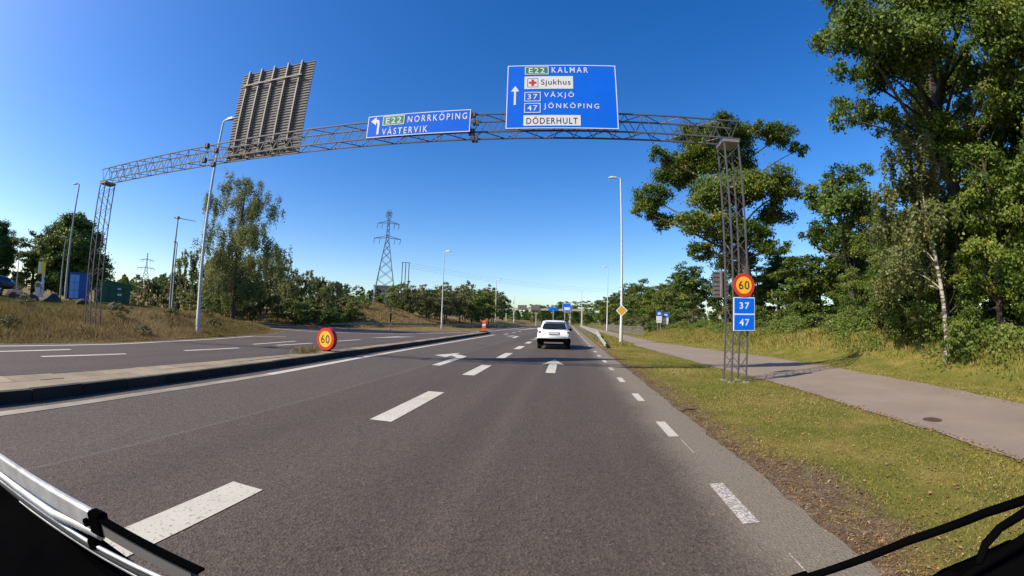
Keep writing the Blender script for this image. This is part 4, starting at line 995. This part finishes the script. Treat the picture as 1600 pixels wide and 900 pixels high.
OAK2 = [(-0.01, 0.43, 9.88, 1.27), (0.52, -1.34, 9.59, 1.0), (-1.79, 0.37, 8.43, 1.26), (-3.26, -4.23, 6.37, 1.56), (0.67, 3.63, 6.91, 1.33), (-1.33, 2.46, 6.28, 0.8), (0.04, -0.92, 5.8, 1.55), (0.37, 1.79, 5.02, 1.54), (1.42, -0.45, 7.61, 1.34)]
OAK3 = [(-1.6, 3.62, 12.65, 0.79), (-4.5, -1.57, 8.82, 1.27), (-1.48, 1.65, 13.08, 1.06), (-1.63, -0.62, 10.88, 1.71), (-2.66, 1.52, 9.66, 0.65), (-2.63, 1.62, 8.15, 0.99), (-3.79, 1.11, 7.29, 0.57), (-1.65, 0.53, 9.18, 1.39), (-1.74, -1.09, 9.26, 1.5), (2.98, 3.0, 10.27, 1.17), (-1.6, 1.34, 7.68, 0.82), (-0.1, -1.74, 10.82, 1.55), (0.85, -2.55, 9.94, 0.87), (0.71, -3.0, 8.71, 0.8), (-0.07, -4.16, 8.63, 1.48), (0.96, -3.14, 7.5, 1.03), (2.67, -3.28, 11.52, 1.67), (0.36, -2.49, 12.98, 2.4), (1.44, 0.81, 15.81, 1.83), (1.33, -4.03, 12.42, 2.35), (2.21, -4.47, 9.62, 2.16)]
BIRCH1 = [(-0.33, -1.68, 13.91, 1.49), (0.73, 0.3, 13.74, 1.76), (-3.94, 0.14, 12.41, 1.74), (-1.06, 1.22, 11.78, 2.41), (3.55, -0.6, 11.63, 1.75), (2.5, 2.27, 11.47, 1.07), (-1.34, -2.65, 8.98, 1.46), (-0.65, -0.09, 8.51, 2.51), (3.66, -1.5, 8.08, 2.25), (-2.55, -2.21, 7.88, 1.19), (-1.49, -0.67, 5.59, 2.36), (-1.79, 3.45, 6.12, 2.36), (-1.02, 0.02, 3.47, 2.22), (0.74, 1.9, 3.97, 1.7), (-0.3, -3.35, 4.06, 1.44), (0.31, 5.09, 7.7, 1.58), (4.97, 1.67, 7.38, 1.05), (2.1, 3.63, 6.12, 1.18)]
BIRCH2 = [(-1.23, 0.41, 6.56, 0.75), (-0.96, -0.37, 6.86, 0.76), (-1.34, 1.04, 5.64, 0.74), (-0.31, 0.76, 5.89, 0.93), (-0.96, 1.84, 4.75, 0.68), (-0.72, 0.8, 4.32, 0.91), (-0.5, -0.15, 4.75, 0.82), (-1.56, 0.69, 3.21, 0.81), (-0.16, 0.88, 3.3, 0.81), (-0.9, 1.99, 2.75, 0.57), (0.22, -0.07, 6.14, 0.74)]
# ---- the three named oaks and two birches, shaped after their own limbs
def named(name, label, base, lobes, trunk, rad, leafmat, barkmat, seed, ln, wd, per, droop=0.0, fill=1.0, cat='tree', start=0.35, limb=0.05):
    cm, cl = crown_mesh('crown', lobes, leafmat, seed, ln, wd, per, droop, fill=fill)
    tm = trunk_mesh('trunk', trunk, rad, lobes, cl, barkmat, seed, True, limb, start)
    return tree_from(name, label, (base[0], base[1], hz(*base)-0.15), cm, tm)
named('oak_tree', 'big spreading oak behind the right lattice tower', (14.5, 33), OAK1, [(0, 0, 0), (0.1, 0, 2.5), (0.0, 0.2, 5.5), (-0.3, 0.3, 9), (-0.2, 0.4, 13), (-0.4, 0.5, 16)], [0.55, 0.42, 0.37, 0.3, 0.2, 0.08], 'oak_leaf', 'bark', 11, 0.20, 0.13, 66, fill=2.1)
named('oak_tree', 'slimmer oak with a bare lower trunk at the edge of the wood', (18, 24), OAK2, [(0, 0, 0), (0.05, 0, 2), (-0.1, 0.1, 4.5), (-0.4, 0.2, 7), (-0.3, 0.2, 9.8)], [0.30, 0.24, 0.2, 0.14, 0.05], 'oak_leaf', 'bark', 12, 0.19, 0.12, 82, fill=1.8)
OAK3X = [(x-2.0, y-1.6, z, r) for x, y, z, r in OAK3]+[(1.5, -2.0, 9.6, 1.2), (2.4, 0.6, 11.2, 1.5), (0.5, 1.5, 12.4, 1.5), (3.0, -1.0, 8.2, 1.1), (-1.5, -1, 7.0, 1.2), (-0.5, 0.5, 8.0, 1.4), (0.6, -1.2, 6.8, 1.3)]
named('oak_tree', 'tallest oak, leaning its heavy limbs out over the footpath', (15.1, 12.4), OAK3X, [(0, 0, 0), (0.1, 0, 2), (0.05, 0.1, 4.5), (-0.2, 0, 7), (-0.3, -0.2, 9), (0.1, 0, 11), (0.3, 0.2, 13.2)], [0.42, 0.34, 0.3, 0.26, 0.2, 0.14, 0.06], 'oak_leaf', 'bark', 13, 0.13, 0.088, 150, fill=1.75, start=0.45)
named('birch_tree', 'tall drooping birch on the left bank behind the roadside lamp post', (-31.3, 32.3), BIRCH1, [(0, 0, 0), (0.05, 0, 2.5), (-0.1, 0.1, 6), (0.1, 0, 10), (0.2, 0.1, 14)], [0.27, 0.22, 0.17, 0.1, 0.03], 'birch_leaf', 'bark', 14, 0.17, 0.10, 56, 0.6, 1.0, limb=0.008)
named('birch_tree', 'slender birch with a white crooked stem in the right wood', (12.2, 10.9), BIRCH2, [(0.05, 0, 0), (0.02, 0, 1.0), (-0.1, 0.05, 2.2), (-0.3, 0.1, 3.5), (-0.45, 0.2, 5), (-0.5, 0.2, 6.8)], [0.10, 0.085, 0.07, 0.06, 0.04, 0.015], 'birch_leaf', 'birch_bark', 15, 0.12, 0.08, 210, 0.3, 2.2, limb=0.012)

# ---- model plants, copied over the place
def proto(seed, h, w, n, leafmat, barkmat, ln, wd, per, droop=0.0, base=0.25, fill=1.0, tr=0.12, rr=(0.16, 0.26)):
    lb = mixed_lobes(seed, h, w, n, base, rr); cm, cl = crown_mesh('crown', lb, leafmat, seed, ln, wd, per, droop, fill=fill)
    tm = trunk_mesh('trunk', [(0, 0, -0.3), (0.05, 0, h*0.25), (-0.08, 0.06, h*0.55), (0.05, 0, h*0.9)], [tr, tr*0.85, tr*0.55, tr*0.15], lb, cl, barkmat, seed, False, 0.03, 0.15)
    return cm, tm
PT = {
    'broad': [proto(21, 9, 6.5, 16, 'oak_leaf', 'bark', 0.24, 0.16, 46, tr=0.2), proto(22, 10, 5.6, 17, 'bush_leaf', 'bark', 0.24, 0.16, 46, tr=0.18, base=0.12), proto(23, 8, 6.0, 15, 'oak_leaf', 'bark', 0.24, 0.16, 46, tr=0.16, base=0.1)],
    'near': [proto(31, 8, 5.0, 20, 'oak_leaf', 'bark', 0.115, 0.08, 165, base=0.08, tr=0.14), proto(32, 8, 4.6, 20, 'bush_leaf', 'bark', 0.11, 0.075, 175, base=0.06, tr=0.12)],
    'round': [proto(33, 12, 10.5, 30, 'oak_leaf', 'bark', 0.30, 0.20, 36, base=0.2, tr=0.3, rr=(0.19, 0.27))],
    'birch': [proto(24, 9, 4.4, 18, 'birch_leaf', 'birch_bark', 0.22, 0.15, 62, 0.45, 0.2, tr=0.1), proto(25, 8, 5.0, 18, 'olive_leaf', 'birch_bark', 0.24, 0.15, 62, 0.35, 0.15, tr=0.1)],
    'bush': [proto(26, 2.6, 3.4, 9, 'bush_leaf', 'bark', 0.16, 0.11, 95, base=0.22, tr=0.05, rr=(0.18, 0.28)), proto(27, 3.2, 3.0, 9, 'olive_leaf', 'bark', 0.17, 0.10, 95, base=0.2, tr=0.05, rr=(0.2, 0.3)), proto(28, 2.2, 3.0, 8, 'bush_leaf', 'bark', 0.15, 0.11, 100, base=0.25, tr=0.04, rr=(0.2, 0.3))],
    'pine': [proto(29, 11, 3.6, 14, 'pine_leaf', 'bark', 0.30, 0.12, 40, base=0.35, tr=0.16)],
}
rv = random.Random(77)
ORD = ['first', 'second', 'third', 'fourth', 'fifth', 'sixth', 'seventh', 'eighth', 'ninth', 'tenth', 'eleventh', 'twelfth', 'thirteenth', 'fourteenth', 'fifteenth', 'sixteenth', 'seventeenth', 'eighteenth', 'nineteenth', 'twentieth', 'twenty-first', 'twenty-second', 'twenty-third', 'twenty-fourth']
def ranked(rows): return [(ORD[k], *r) for k, r in enumerate(sorted(rows, key=lambda q: q[1]))]
def plant(kind_, name, label, x, y, h, group, which=None, wide=1.0, cat='tree'):
    cm, tm = PT[kind_][which if which is not None else rv.randrange(len(PT[kind_]))]
    ref = {'near': 8, 'round': 12.8, 'broad': 9, 'birch': 8.5, 'bush': 2.7, 'pine': 11}[kind_]; s = h/ref
    return tree_from(name, label, (x, y, hz(x, y)-0.05), cm, tm, group, rv.uniform(0, 6.28), (s*wide, s*wide, s), cat)

# right wood behind the footpath: near rows, then rows that close it
G = 'trees of the wood on the right'
for od, x, y, h, w, kd in ranked(((13.3, 13.2, 6.6, 1, 'near'), (14.0, 10.0, 7.6, 0, 'near'), (13.0, 11.6, 4.4, 1, 'near'), (13.9, 15.2, 5.6, 0, 'near'), (15.2, 18.0, 6.2, 1, 'near'), (16.0, 21.0, 5.2, 0, 'near'), (14.6, 6.4, 7.5, 1, 'near'), (14.9, 8.2, 8.5, 0, 'near'), (15.6, 12.6, 8.0, 1, 'near'), (16.0, 15.4, 7.0, 0, 'near'))):
    plant(kd, 'wood_tree', od+' leafy tree in the front row of the wood, counted towards the spreading oak', x, y, h, 'front row of the right wood', w)
for x, y, h, w, kd in ((17.3, 5.4, 10, 1, 'broad'), (17.8, 19.5, 6.4, 2, 'broad'), (16.4, 2.4, 9, 0, 'broad'), (19.5, 8.6, 12.0, 0, 'broad'), (20.5, 13.4, 11.0, 1, 'broad'),
                       (21.5, 17.5, 8.5, 2, 'broad'), (24, 11, 13, 2, 'broad'), (25, 5, 14, 0, 'broad'), (25.5, 16.5, 10, 1, 'broad'), (24, 22, 8, 0, 'broad'), (29, 9, 14, 1, 'broad'), (31, 15, 12, 2, 'broad'), (30, 22, 9, 1, 'broad'), (23, -2, 12, 0, 'broad')):
    plant(kd, 'wood_tree', 'leafy green tree standing deep in the wood behind the footpath', x, y, h, G, w)
for x, y, h, w in ((16.2, 27.5, 5.0, 1), (18.6, 28.6, 6.0, 2), (20.8, 27.0, 6.3, 0), (22.5, 31, 7.0, 1), (17.0, 36.5, 5.5, 1), (19.4, 34, 6.5, 0), (15.6, 41, 5.6, 2), (17.8, 44, 6.6, 1), (21, 40, 7.5, 0), (26, 34, 8, 2), (27, 28, 8, 1)):
    plant('broad', 'edge_tree', 'low bushy tree in the thicket under the spreading oak', x, y, h, 'thicket trees under the oak', w, 1.25)
for od, x, y, h, w in ranked(((14.6, 49, 6.4, 0), (15.6, 54, 5.4, 1), (14.2, 60, 5.2, 1), (16.8, 62, 6.6, 2), (13.8, 68, 5.6, 1), (14.8, 76, 6.4, 0), (13.2, 84, 6.2, 1), (14.2, 95, 7.0, 2), (12.6, 108, 7.2, 1), (13.6, 122, 8.0, 0), (12.4, 138, 7.8, 1), (12.8, 156, 8.5, 2), (18.5, 70, 8, 0), (19, 85, 8.5, 2), (18, 103, 9.5, 1), (19, 125, 10.5, 0))):
    plant('broad', 'hedge_tree', od+' bushy tree beyond the two sign boards in the row along the far footpath', x, y, h*1.18, 'row of trees along the far footpath', w, 1.15)
for od, x, y, h in ranked(((11.6, 57.5, 2.2), (14.0, 56.5, 2.8), (11.2, 63, 2.4), (11.0, 72, 2.6), (13.6, 46.5, 2.3), (10.8, 83, 2.6), (14.9, 38.5, 2.0), (15.2, 31.5, 1.9), (14.6, 26.5, 1.7))):
    plant('bush', 'roadside_bush', od+' green bush past the lattice tower between footpath and trees', x, y, h, 'bushes beside the footpath', None, 1.1, 'bush')
plant('bush', 'hazel_shrub', 'bright green leafy shrub standing out on the verge in front of the wood', 12.15, 10.1, 1.5, None, 0, 0.85, 'bush')
for od, x, y, h in ranked(((13.4, 14.6, 1.2), (14.2, 18.5, 1.0), (13.6, 8.1, 1.2), (13.9, 12.3, 1.3), (14.8, 21.6, 1.1), (13.2, 6.2, 1.0), (14.0, 4.0, 1.3), (14.6, 16.4, 1.2), (15.4, 24.2, 1.2))):
    plant('bush', 'bramble_bush', od+' low bramble bush along the wood edge, counted towards the spreading oak', x, y, h, 'low brambles at the wood edge', None, 1.15, 'bush')

# left bank and beyond
for od, x, y, h in ranked(((-19.6, 6.8, 0.7), (-22.4, 13.9, 0.9), (-21.3, 20.2, 0.8), (-24.0, 9.2, 0.8), (-23.4, 18.4, 0.9), (-18.9, 13.2, 0.6), (-25.0, 23.2, 1.0), (-20.6, 16.2, 0.5))):
    plant('bush', 'bank_weed', od+' low olive weed clump in the dry grass of the left bank towards the junction', x, y, h, 'weed clumps on the left bank', 1, 1.3, 'weed')
plant('round', 'dark_oak', 'round dark oak behind the blue container and the tall lamp post', -62.6, 30.2, 12.6, None, 0, 1.0)
plant('round', 'dark_oak', 'dark tree at the left edge behind the parked dark car', -71.5, 21.0, 10.4, None, 0, 0.9)
plant('broad', 'small_tree', 'smaller green tree filling the gap between the two dark trees', -66, 26.0, 8.0, None, 1, 1.5)
plant('bush', 'dense_bush', 'dark round bush at the foot of the tall birch', -32.6, 29.8, 1.9, None, 0, 1.25, 'bush')
for x, y, h, w in ((-40, 42, 9.5, 1), (-36, 45.5, 9, 0), (-47, 45, 9.5, 1), (-32.5, 46.5, 7.0, 0), (-36.5, 60, 5.0, 1), (-42, 36, 8.6, 0), (-38.5, 37, 9.4, 1), (-44, 31.5, 5.0, 1), (-35, 39.5, 6.0, 1), (-33, 44, 6.0, 0), (-38, 48, 7.5, 0), (-31.5, 50.5, 4.6, 0), (-36, 55, 5.5, 1), (-44, 52, 9, 0), (-50, 40, 7, 1)):
    plant('birch', 'young_birch', 'young birch in the thicket around the tall drooping birch', x, y, h, 'young birches on the left bank', w, 1.1)
for x, y, h, w in ((-36.5, 35.2, 3.0, 0), (-33.6, 36.4, 3.0, 1), (-39, 33.5, 2.8, 1), (-30.2, 41.5, 3.2, 0), (-28.6, 45, 3.2, 2), (-27.4, 49.5, 3.2, 0), (-33.5, 47, 3.4, 0), (-42, 32, 2.6, 1), (-47, 31, 2.6, 1)):
    plant('bush', 'bank_bush', 'green bush under the birches on the left bank', x, y, h, 'bushes under the birches', w, 1.25, 'bush')
plant('bush', 'lone_bush', 'single dark green bush on the bare bank beside the junction', -27.4, 46.6, 1.9, None, 0, 1.0, 'bush')
for x, y, h in ((-47, 74, 7), (-43, 80, 6.5), (-52, 70, 7.5), (-39.5, 84, 6), (-50, 84, 7.5), (-57, 78, 8), (-44, 92, 7), (-38, 95, 6.2), (-54, 95, 8)):
    plant('pine', 'pine_tree', 'dark pine in the wood behind the bare bank', x, y, h, 'pines behind the bank', 0, 1.3)
for x, y, h, w in ((-31.5, 72, 3.6, 0), (-28.6, 75, 3.8, 0), (-34, 74, 3.6, 2), (-36.5, 69, 3.2, 0), (-26.5, 80, 4.0, 2), (-33, 82, 4.2, 0), (-30, 88, 4.2, 2)):
    plant('bush', 'bright_bush', 'bright green bush on the bank below the pines', x, y, h, 'bright bushes on the bank', w, 1.25, 'bush')
for i, (od, x, y, h) in enumerate(ranked(((-28.2, 55.5, 0.9), (-25.2, 57.6, 1.1), (-31.5, 56, 1.2), (-26.6, 60.6, 0.9), (-26.5, 66, 3.6), (-24.4, 63, 3.4), (-23.2, 68, 4.0), (-21.6, 64.5, 3.0), (-21.2, 72, 4.4), (-19.8, 77, 4.4), (-22.6, 78, 5.0), (-18.9, 83, 5.0), (-18.0, 90, 5.6), (-21.5, 88, 5.6), (-18.0, 97, 5.4), (-20.8, 99, 6.0), (-19.0, 106, 5.8), (-20.2, 116, 6.2), (-21.6, 110, 6.4), (-24.6, 73, 4.2), (-25.5, 83, 5.0), (-23.5, 94, 6.0), (-21.5, 123, 6.5)))):
    plant('bush', 'willow_bush', od+' greyish olive willow bush along the dark guardrail, counted from the junction', x, y, h*1.3, 'willow bushes behind the guardrail', 1 if i % 3 else 0, 1.0, 'bush')
for x, y, h in ((-95, 215, 8), (-88, 225, 9), (-70, 205, 9), (-62, 210, 10), (-55, 200, 10), (-76, 230, 9), (-48, 195, 9), (-42, 205, 10)):
    plant('pine', 'far_pine', 'small distant pine on the skyline near the pylon', x, y, h, 'distant pines near the pylon', 0, 1.1)
for x, y, h, w in ((-24.5, 160, 8, 0), (-26, 172, 9, 2), (-29, 158, 9, 1), (-11.5, 195, 9, 0), (-3, 230, 12.5, 0), (3, 215, 11, 2), (9, 200, 11, 1), (-9, 235, 12, 2), (-17, 215, 9, 1), (14, 175, 10, 0), (-14, 250, 11, 0), (6, 250, 13, 1), (-4, 260, 13, 1)):
    plant('broad', 'far_tree', 'distant green tree closing the road behind the far gantry', x, y, h, 'trees behind the far gantry', w, 1.35)

# ---- the far wood that closes the horizon: one mass
def far_wood():
    rg = np.random.default_rng(9); C = []; T = []
    for i in range(520):
        a_ = R(rg.uniform(-80, 80)); d = rg.uniform(260, 520)
        if -0.25 < a_ < 0.12: d = rg.uniform(330, 600)
        x, y = d*math.sin(a_), d*math.cos(a_); h = rg.uniform(7, 12); z0 = hz(x, y)
        n = 150; u = rg.uniform(0.0, 1, n); rr = h*0.34*np.sin(np.pi*(0.12+0.8*u))*np.sqrt(rg.uniform(0, 1, n)); t_ = rg.uniform(0, 6.28, n)
        C.append(np.stack([x+rr*np.cos(t_), y+rr*np.sin(t_), z0+h*u], -1)); T.append(np.clip(rg.normal(0.35, 0.1)+rg.normal(0, 0.12, n), 0, 1))
    C = np.concatenate(C); T = np.concatenate(T); O = rg.normal(0, 1, C.shape)
    V, F_, t = leaves(C, O, 1.7, 1.2, rg, T); return np_mesh('far_wood', V, F_, t, 'oak_leaf')
fwd = kind(link('far_wood', far_wood()), 'stuff'); tag(fwd, 'distant dark wood along the horizon', 'wood')

# ---- grass, undergrowth and fallen leaves
def blades(X, Y, h, w, rg, tint, lean=0.5):
    n = len(X); Z = H(X, Y)-0.035; a_ = rg.uniform(0, 6.28, n); hh = h*rg.uniform(0.5, 1.3, n); ww = w*rg.uniform(0.7, 1.3, n)
    dx, dy = np.cos(a_)*ww, np.sin(a_)*ww; b_ = rg.uniform(0, 6.28, n); L_ = rg.uniform(0.1, lean, n)*hh
    mx, my = X+np.cos(b_)*L_*0.35, Y+np.sin(b_)*L_*0.35
    V = np.stack([np.stack([X-dx, Y-dy, Z], -1), np.stack([X+dx, Y+dy, Z], -1), np.stack([mx+dx*0.7, my+dy*0.7, Z+hh*0.6], -1), np.stack([X+np.cos(b_)*L_, Y+np.sin(b_)*L_, Z+hh], -1), np.stack([mx-dx*0.7, my-dy*0.7, Z+hh*0.6], -1)], 1)
    return V.reshape(-1, 3), np.arange(5*n).reshape(n, 5), np.repeat(tint, 5)
def patch(X, Y, s, seed): return bumps(X, Y, s, seed)
rg = np.random.default_rng(31)
def path_l(y): return np.interp(y, [p[1] for p in PL], [p[0] for p in PL])
def path_r(y): return np.interp(y, [p[1] for p in PR], [p[0] for p in PR])
n = 170000; u = rg.uniform(0, 1, n); Y = 1.0+34*u**1.6; X = 2.2+rg.uniform(0, 1, n)*(path_l(Y)-2.17+rg.normal(0, 0.03, n))
den = sst((X-1.95+0.55*patch(X, Y, 1.6, 5)+0.35*patch(X, Y, 5, 6))/1.15); keep = rg.uniform(0, 1, n) < den; X, Y = X[keep], Y[keep]
green = patch(X, Y, 0.9, 7)+0.6*patch(X, Y, 2.6, 8); tint = np.clip(0.45-0.5*green+0.12*(3.4-X)*(X < 3.4)+rg.normal(0, 0.13, len(X)), 0, 1)
V, F_, t = blades(X, Y, 0.038+0.03*np.clip(patch(X, Y, 1.2, 9), 0, 1), 0.0032+0.0009*Y*0.5, rg, tint, 1.1)
o = kind(link('verge_grass', np_mesh('verge_grass', V, F_, t, 'grass')), 'stuff'); tag(o, 'short green and yellow grass on the verge between road and footpath', 'grass')
n = 110000; u = rg.uniform(0, 1, n); Y = -4+62*u**1.3; X = path_r(Y)+0.05+rg.uniform(0, 1, n)**1.2*6.5
tint = np.clip(0.72-0.30*patch(X, Y, 0.8, 10)+rg.normal(0, 0.16, n), 0, 1); hh = 0.05+0.36*sst((X-path_r(Y)-1.7)/1.8)*(0.7+0.5*patch(X, Y, 1.4, 11))
V, F_, t = blades(X, Y, hh, 0.007+0.0004*Y, rg, tint, 0.7)
o = kind(link('wood_edge_grass', np_mesh('wood_edge_grass', V, F_, t, 'grass')), 'stuff'); tag(o, 'taller straw-coloured grass along the foot of the right wood', 'grass')
n = 190000; Y = rg.uniform(-3, 30, n); e = np.interp(Y, EDGE_Y, EDGE_X); X = e-0.35-rg.uniform(0, 1, n)**1.4*16
d = e-X; tint = np.clip(0.68-0.6*patch(X, Y, 0.6, 12)-0.45*sst((d-6.5)/3)+rg.normal(0, 0.16, n), 0, 1)
hh = (0.12+0.38*sst((d-0.4)/2)*(1-0.65*sst((d-6)/3)))*(0.75+0.5*patch(X, Y, 1.3, 13)); ok = Y < 30
ok &= ~((d > 3.5) & (patch(X, Y, 0.8, 14) > 0.42))
V, F_, t = blades(X[ok], Y[ok], hh[ok], 0.012, rg, tint[ok], 0.7)
o = kind(link('bank_grass', np_mesh('bank_grass', V, F_, t, 'dry_grass')), 'stuff'); tag(o, 'tall dry grass covering the left bank', 'grass')
n = 60000; Y = 46+42*rg.uniform(0, 1, n)**1.3; e = np.interp(Y, ED2_Y, ED2_X); X = e-1.0-rg.uniform(0, 1, n)*26
tint = np.clip(0.7-0.25*patch(X, Y, 0.4, 15)+rg.normal(0, 0.15, n), 0, 1)
V, F_, t = blades(X, Y, 0.32*(0.8+0.5*patch(X, Y, 0.9, 16)), 0.03, rg, tint, 0.7)
o = kind(link('far_bank_grass', np_mesh('far_bank_grass', V, F_, t, 'dry_grass')), 'stuff'); tag(o, 'brown dry grass on the bare bank beyond the junction', 'grass')
n = 12000; Y = 30+45*rg.uniform(0, 1, n); X = 2.35+rg.uniform(0, 1, n)*(path_l(Y)-2.4); tint = np.clip(0.5+rg.normal(0, 0.2, n), 0, 1)
V, F_, t = blades(X, Y, 0.22*(0.7+0.6*patch(X, Y, 0.8, 17)), 0.02, rg, tint, 0.7)
o = kind(link('far_verge_grass', np_mesh('far_verge_grass', V, F_, t, 'grass')), 'stuff'); tag(o, 'rough grass round the lamp post beside the pale guardrail', 'grass')
# nettles and seedlings at the wood edge
n = 90000; Y = -3+58*rg.uniform(0, 1, n)**1.2; X = np.interp(Y, [-5, 10, 22, 30, 60], [12.6, 12.9, 13.9, 13.6, 13.0])+rg.normal(0, 1.0, n)+1.1
ok = patch(X, Y, 1.1, 18)+0.6*patch(X, Y, 3, 19) > -0.05; X, Y = X[ok], Y[ok]; n = len(X)
Z = H(X, Y)+rg.uniform(0.02, 1, n)**0.9*(0.75+0.55*patch(X, Y, 1.7, 20)); T = np.clip(0.45+0.3*patch(X, Y, 2, 21)+rg.normal(0, 0.15, n), 0, 1)
V, F_, t = leaves(np.stack([X, Y, Z], -1), np.tile([[-0.6, -0.3, 0.5]], (n, 1)), 0.13, 0.08, rg, T)
o = kind(link('undergrowth', np_mesh('undergrowth', V, F_, t, 'bush_leaf')), 'stuff'); tag(o, 'knee-high nettles and seedlings along the edge of the right wood', 'undergrowth')
# fallen leaves
n = 6500; Y = 1.2+24*rg.uniform(0, 1, n)**1.5; X = np.where(rg.uniform(0, 1, n) < 0.5, 2.25+rg.uniform(0, 1, n)**0.8*(path_l(Y)-2.2), np.where(rg.uniform(0, 1, n) < 0.6, path_l(Y)-0.03+rg.normal(0, 0.10, n), path_r(Y)+rg.normal(0.2, 0.45, n)))
Z = np.maximum(H(X, Y)-0.02, np.where((X > path_l(Y)) & (X < path_r(Y)), 0.016, -1))+rg.uniform(0.0, 0.045, n)*((X < path_l(Y)) | (X > path_r(Y)))
V, F_, t = leaves(np.stack([X, Y, Z], -1), np.zeros((n, 3)), 0.043, 0.03, rg, np.clip(rg.normal(0.5, 0.25, n), 0, 1), 1.0, 0.28)
o = kind(link('fallen_leaves', np_mesh('fallen_leaves', V, F_, t, 'litter')), 'stuff'); tag(o, 'scattered brown and yellow fallen leaves on verge and path edges', 'leaves')
# dry stalks, twigs and crumbs on the bare strip beside the road
n = 8000; Y = 1.2+22*rg.uniform(0, 1, n)**1.6; X = 2.14+np.abs(rg.normal(0, 0.42, n)); Z = H(X, Y)-0.008+rg.uniform(0, 0.012, n)
V, F_, t = leaves(np.stack([X, Y, Z], -1), np.zeros((n, 3)), 0.05, 0.007, rg, np.clip(rg.normal(0.45, 0.3, n), 0, 1), 1.0, 0.25)
V2, F2, t2 = leaves(np.stack([X[:3500]+rg.normal(0, 0.1, 3500), Y[:3500]+rg.normal(0, 0.2, 3500), Z[:3500]+0.004], -1), np.zeros((3500, 3)), 0.022, 0.018, rg, np.clip(rg.normal(0.2, 0.3, 3500), 0, 1), 0.6, 0.6)
o = kind(link('ground_litter', np_mesh('ground_litter', np.concatenate([V, V2]), np.concatenate([F_, F2+len(V)]), np.concatenate([t, t2]), 'litter')), 'stuff'); tag(o, 'dry stalks and crumbs strewn over the bare dirt beside the road', 'litter')
# a weed tuft on the island and a dead branch by the road edge
n = 260; X = rg.normal(-9.05+0.1, 0.16, n); Y = rg.normal(13.1, 0.42, n); tint = np.clip(rg.normal(0.55, 0.2, n), 0, 1)
V, F_, t = blades(X, Y, np.full(n, 0.24), 0.009, rg, tint, 1.2); V[:, 2] += 0.19
o = kind(link('weed_tuft', np_mesh('weed_tuft', V, F_, t, 'dry_grass')), 'stuff'); tag(o, 'brown weed tuft growing between slabs beside the round 60 sign', 'weed')
tag(MB().tube([(2.1, 7.55, 0.02), (2.25, 7.72, 0.035), (2.4, 7.74, 0.02), (2.52, 7.84, 0.03)], [0.012, 0.016, 0.013, 0.006], 6).build('fallen_branch', 'bark'), 'short dark fallen stick on the dirt at the road edge', 'stick')
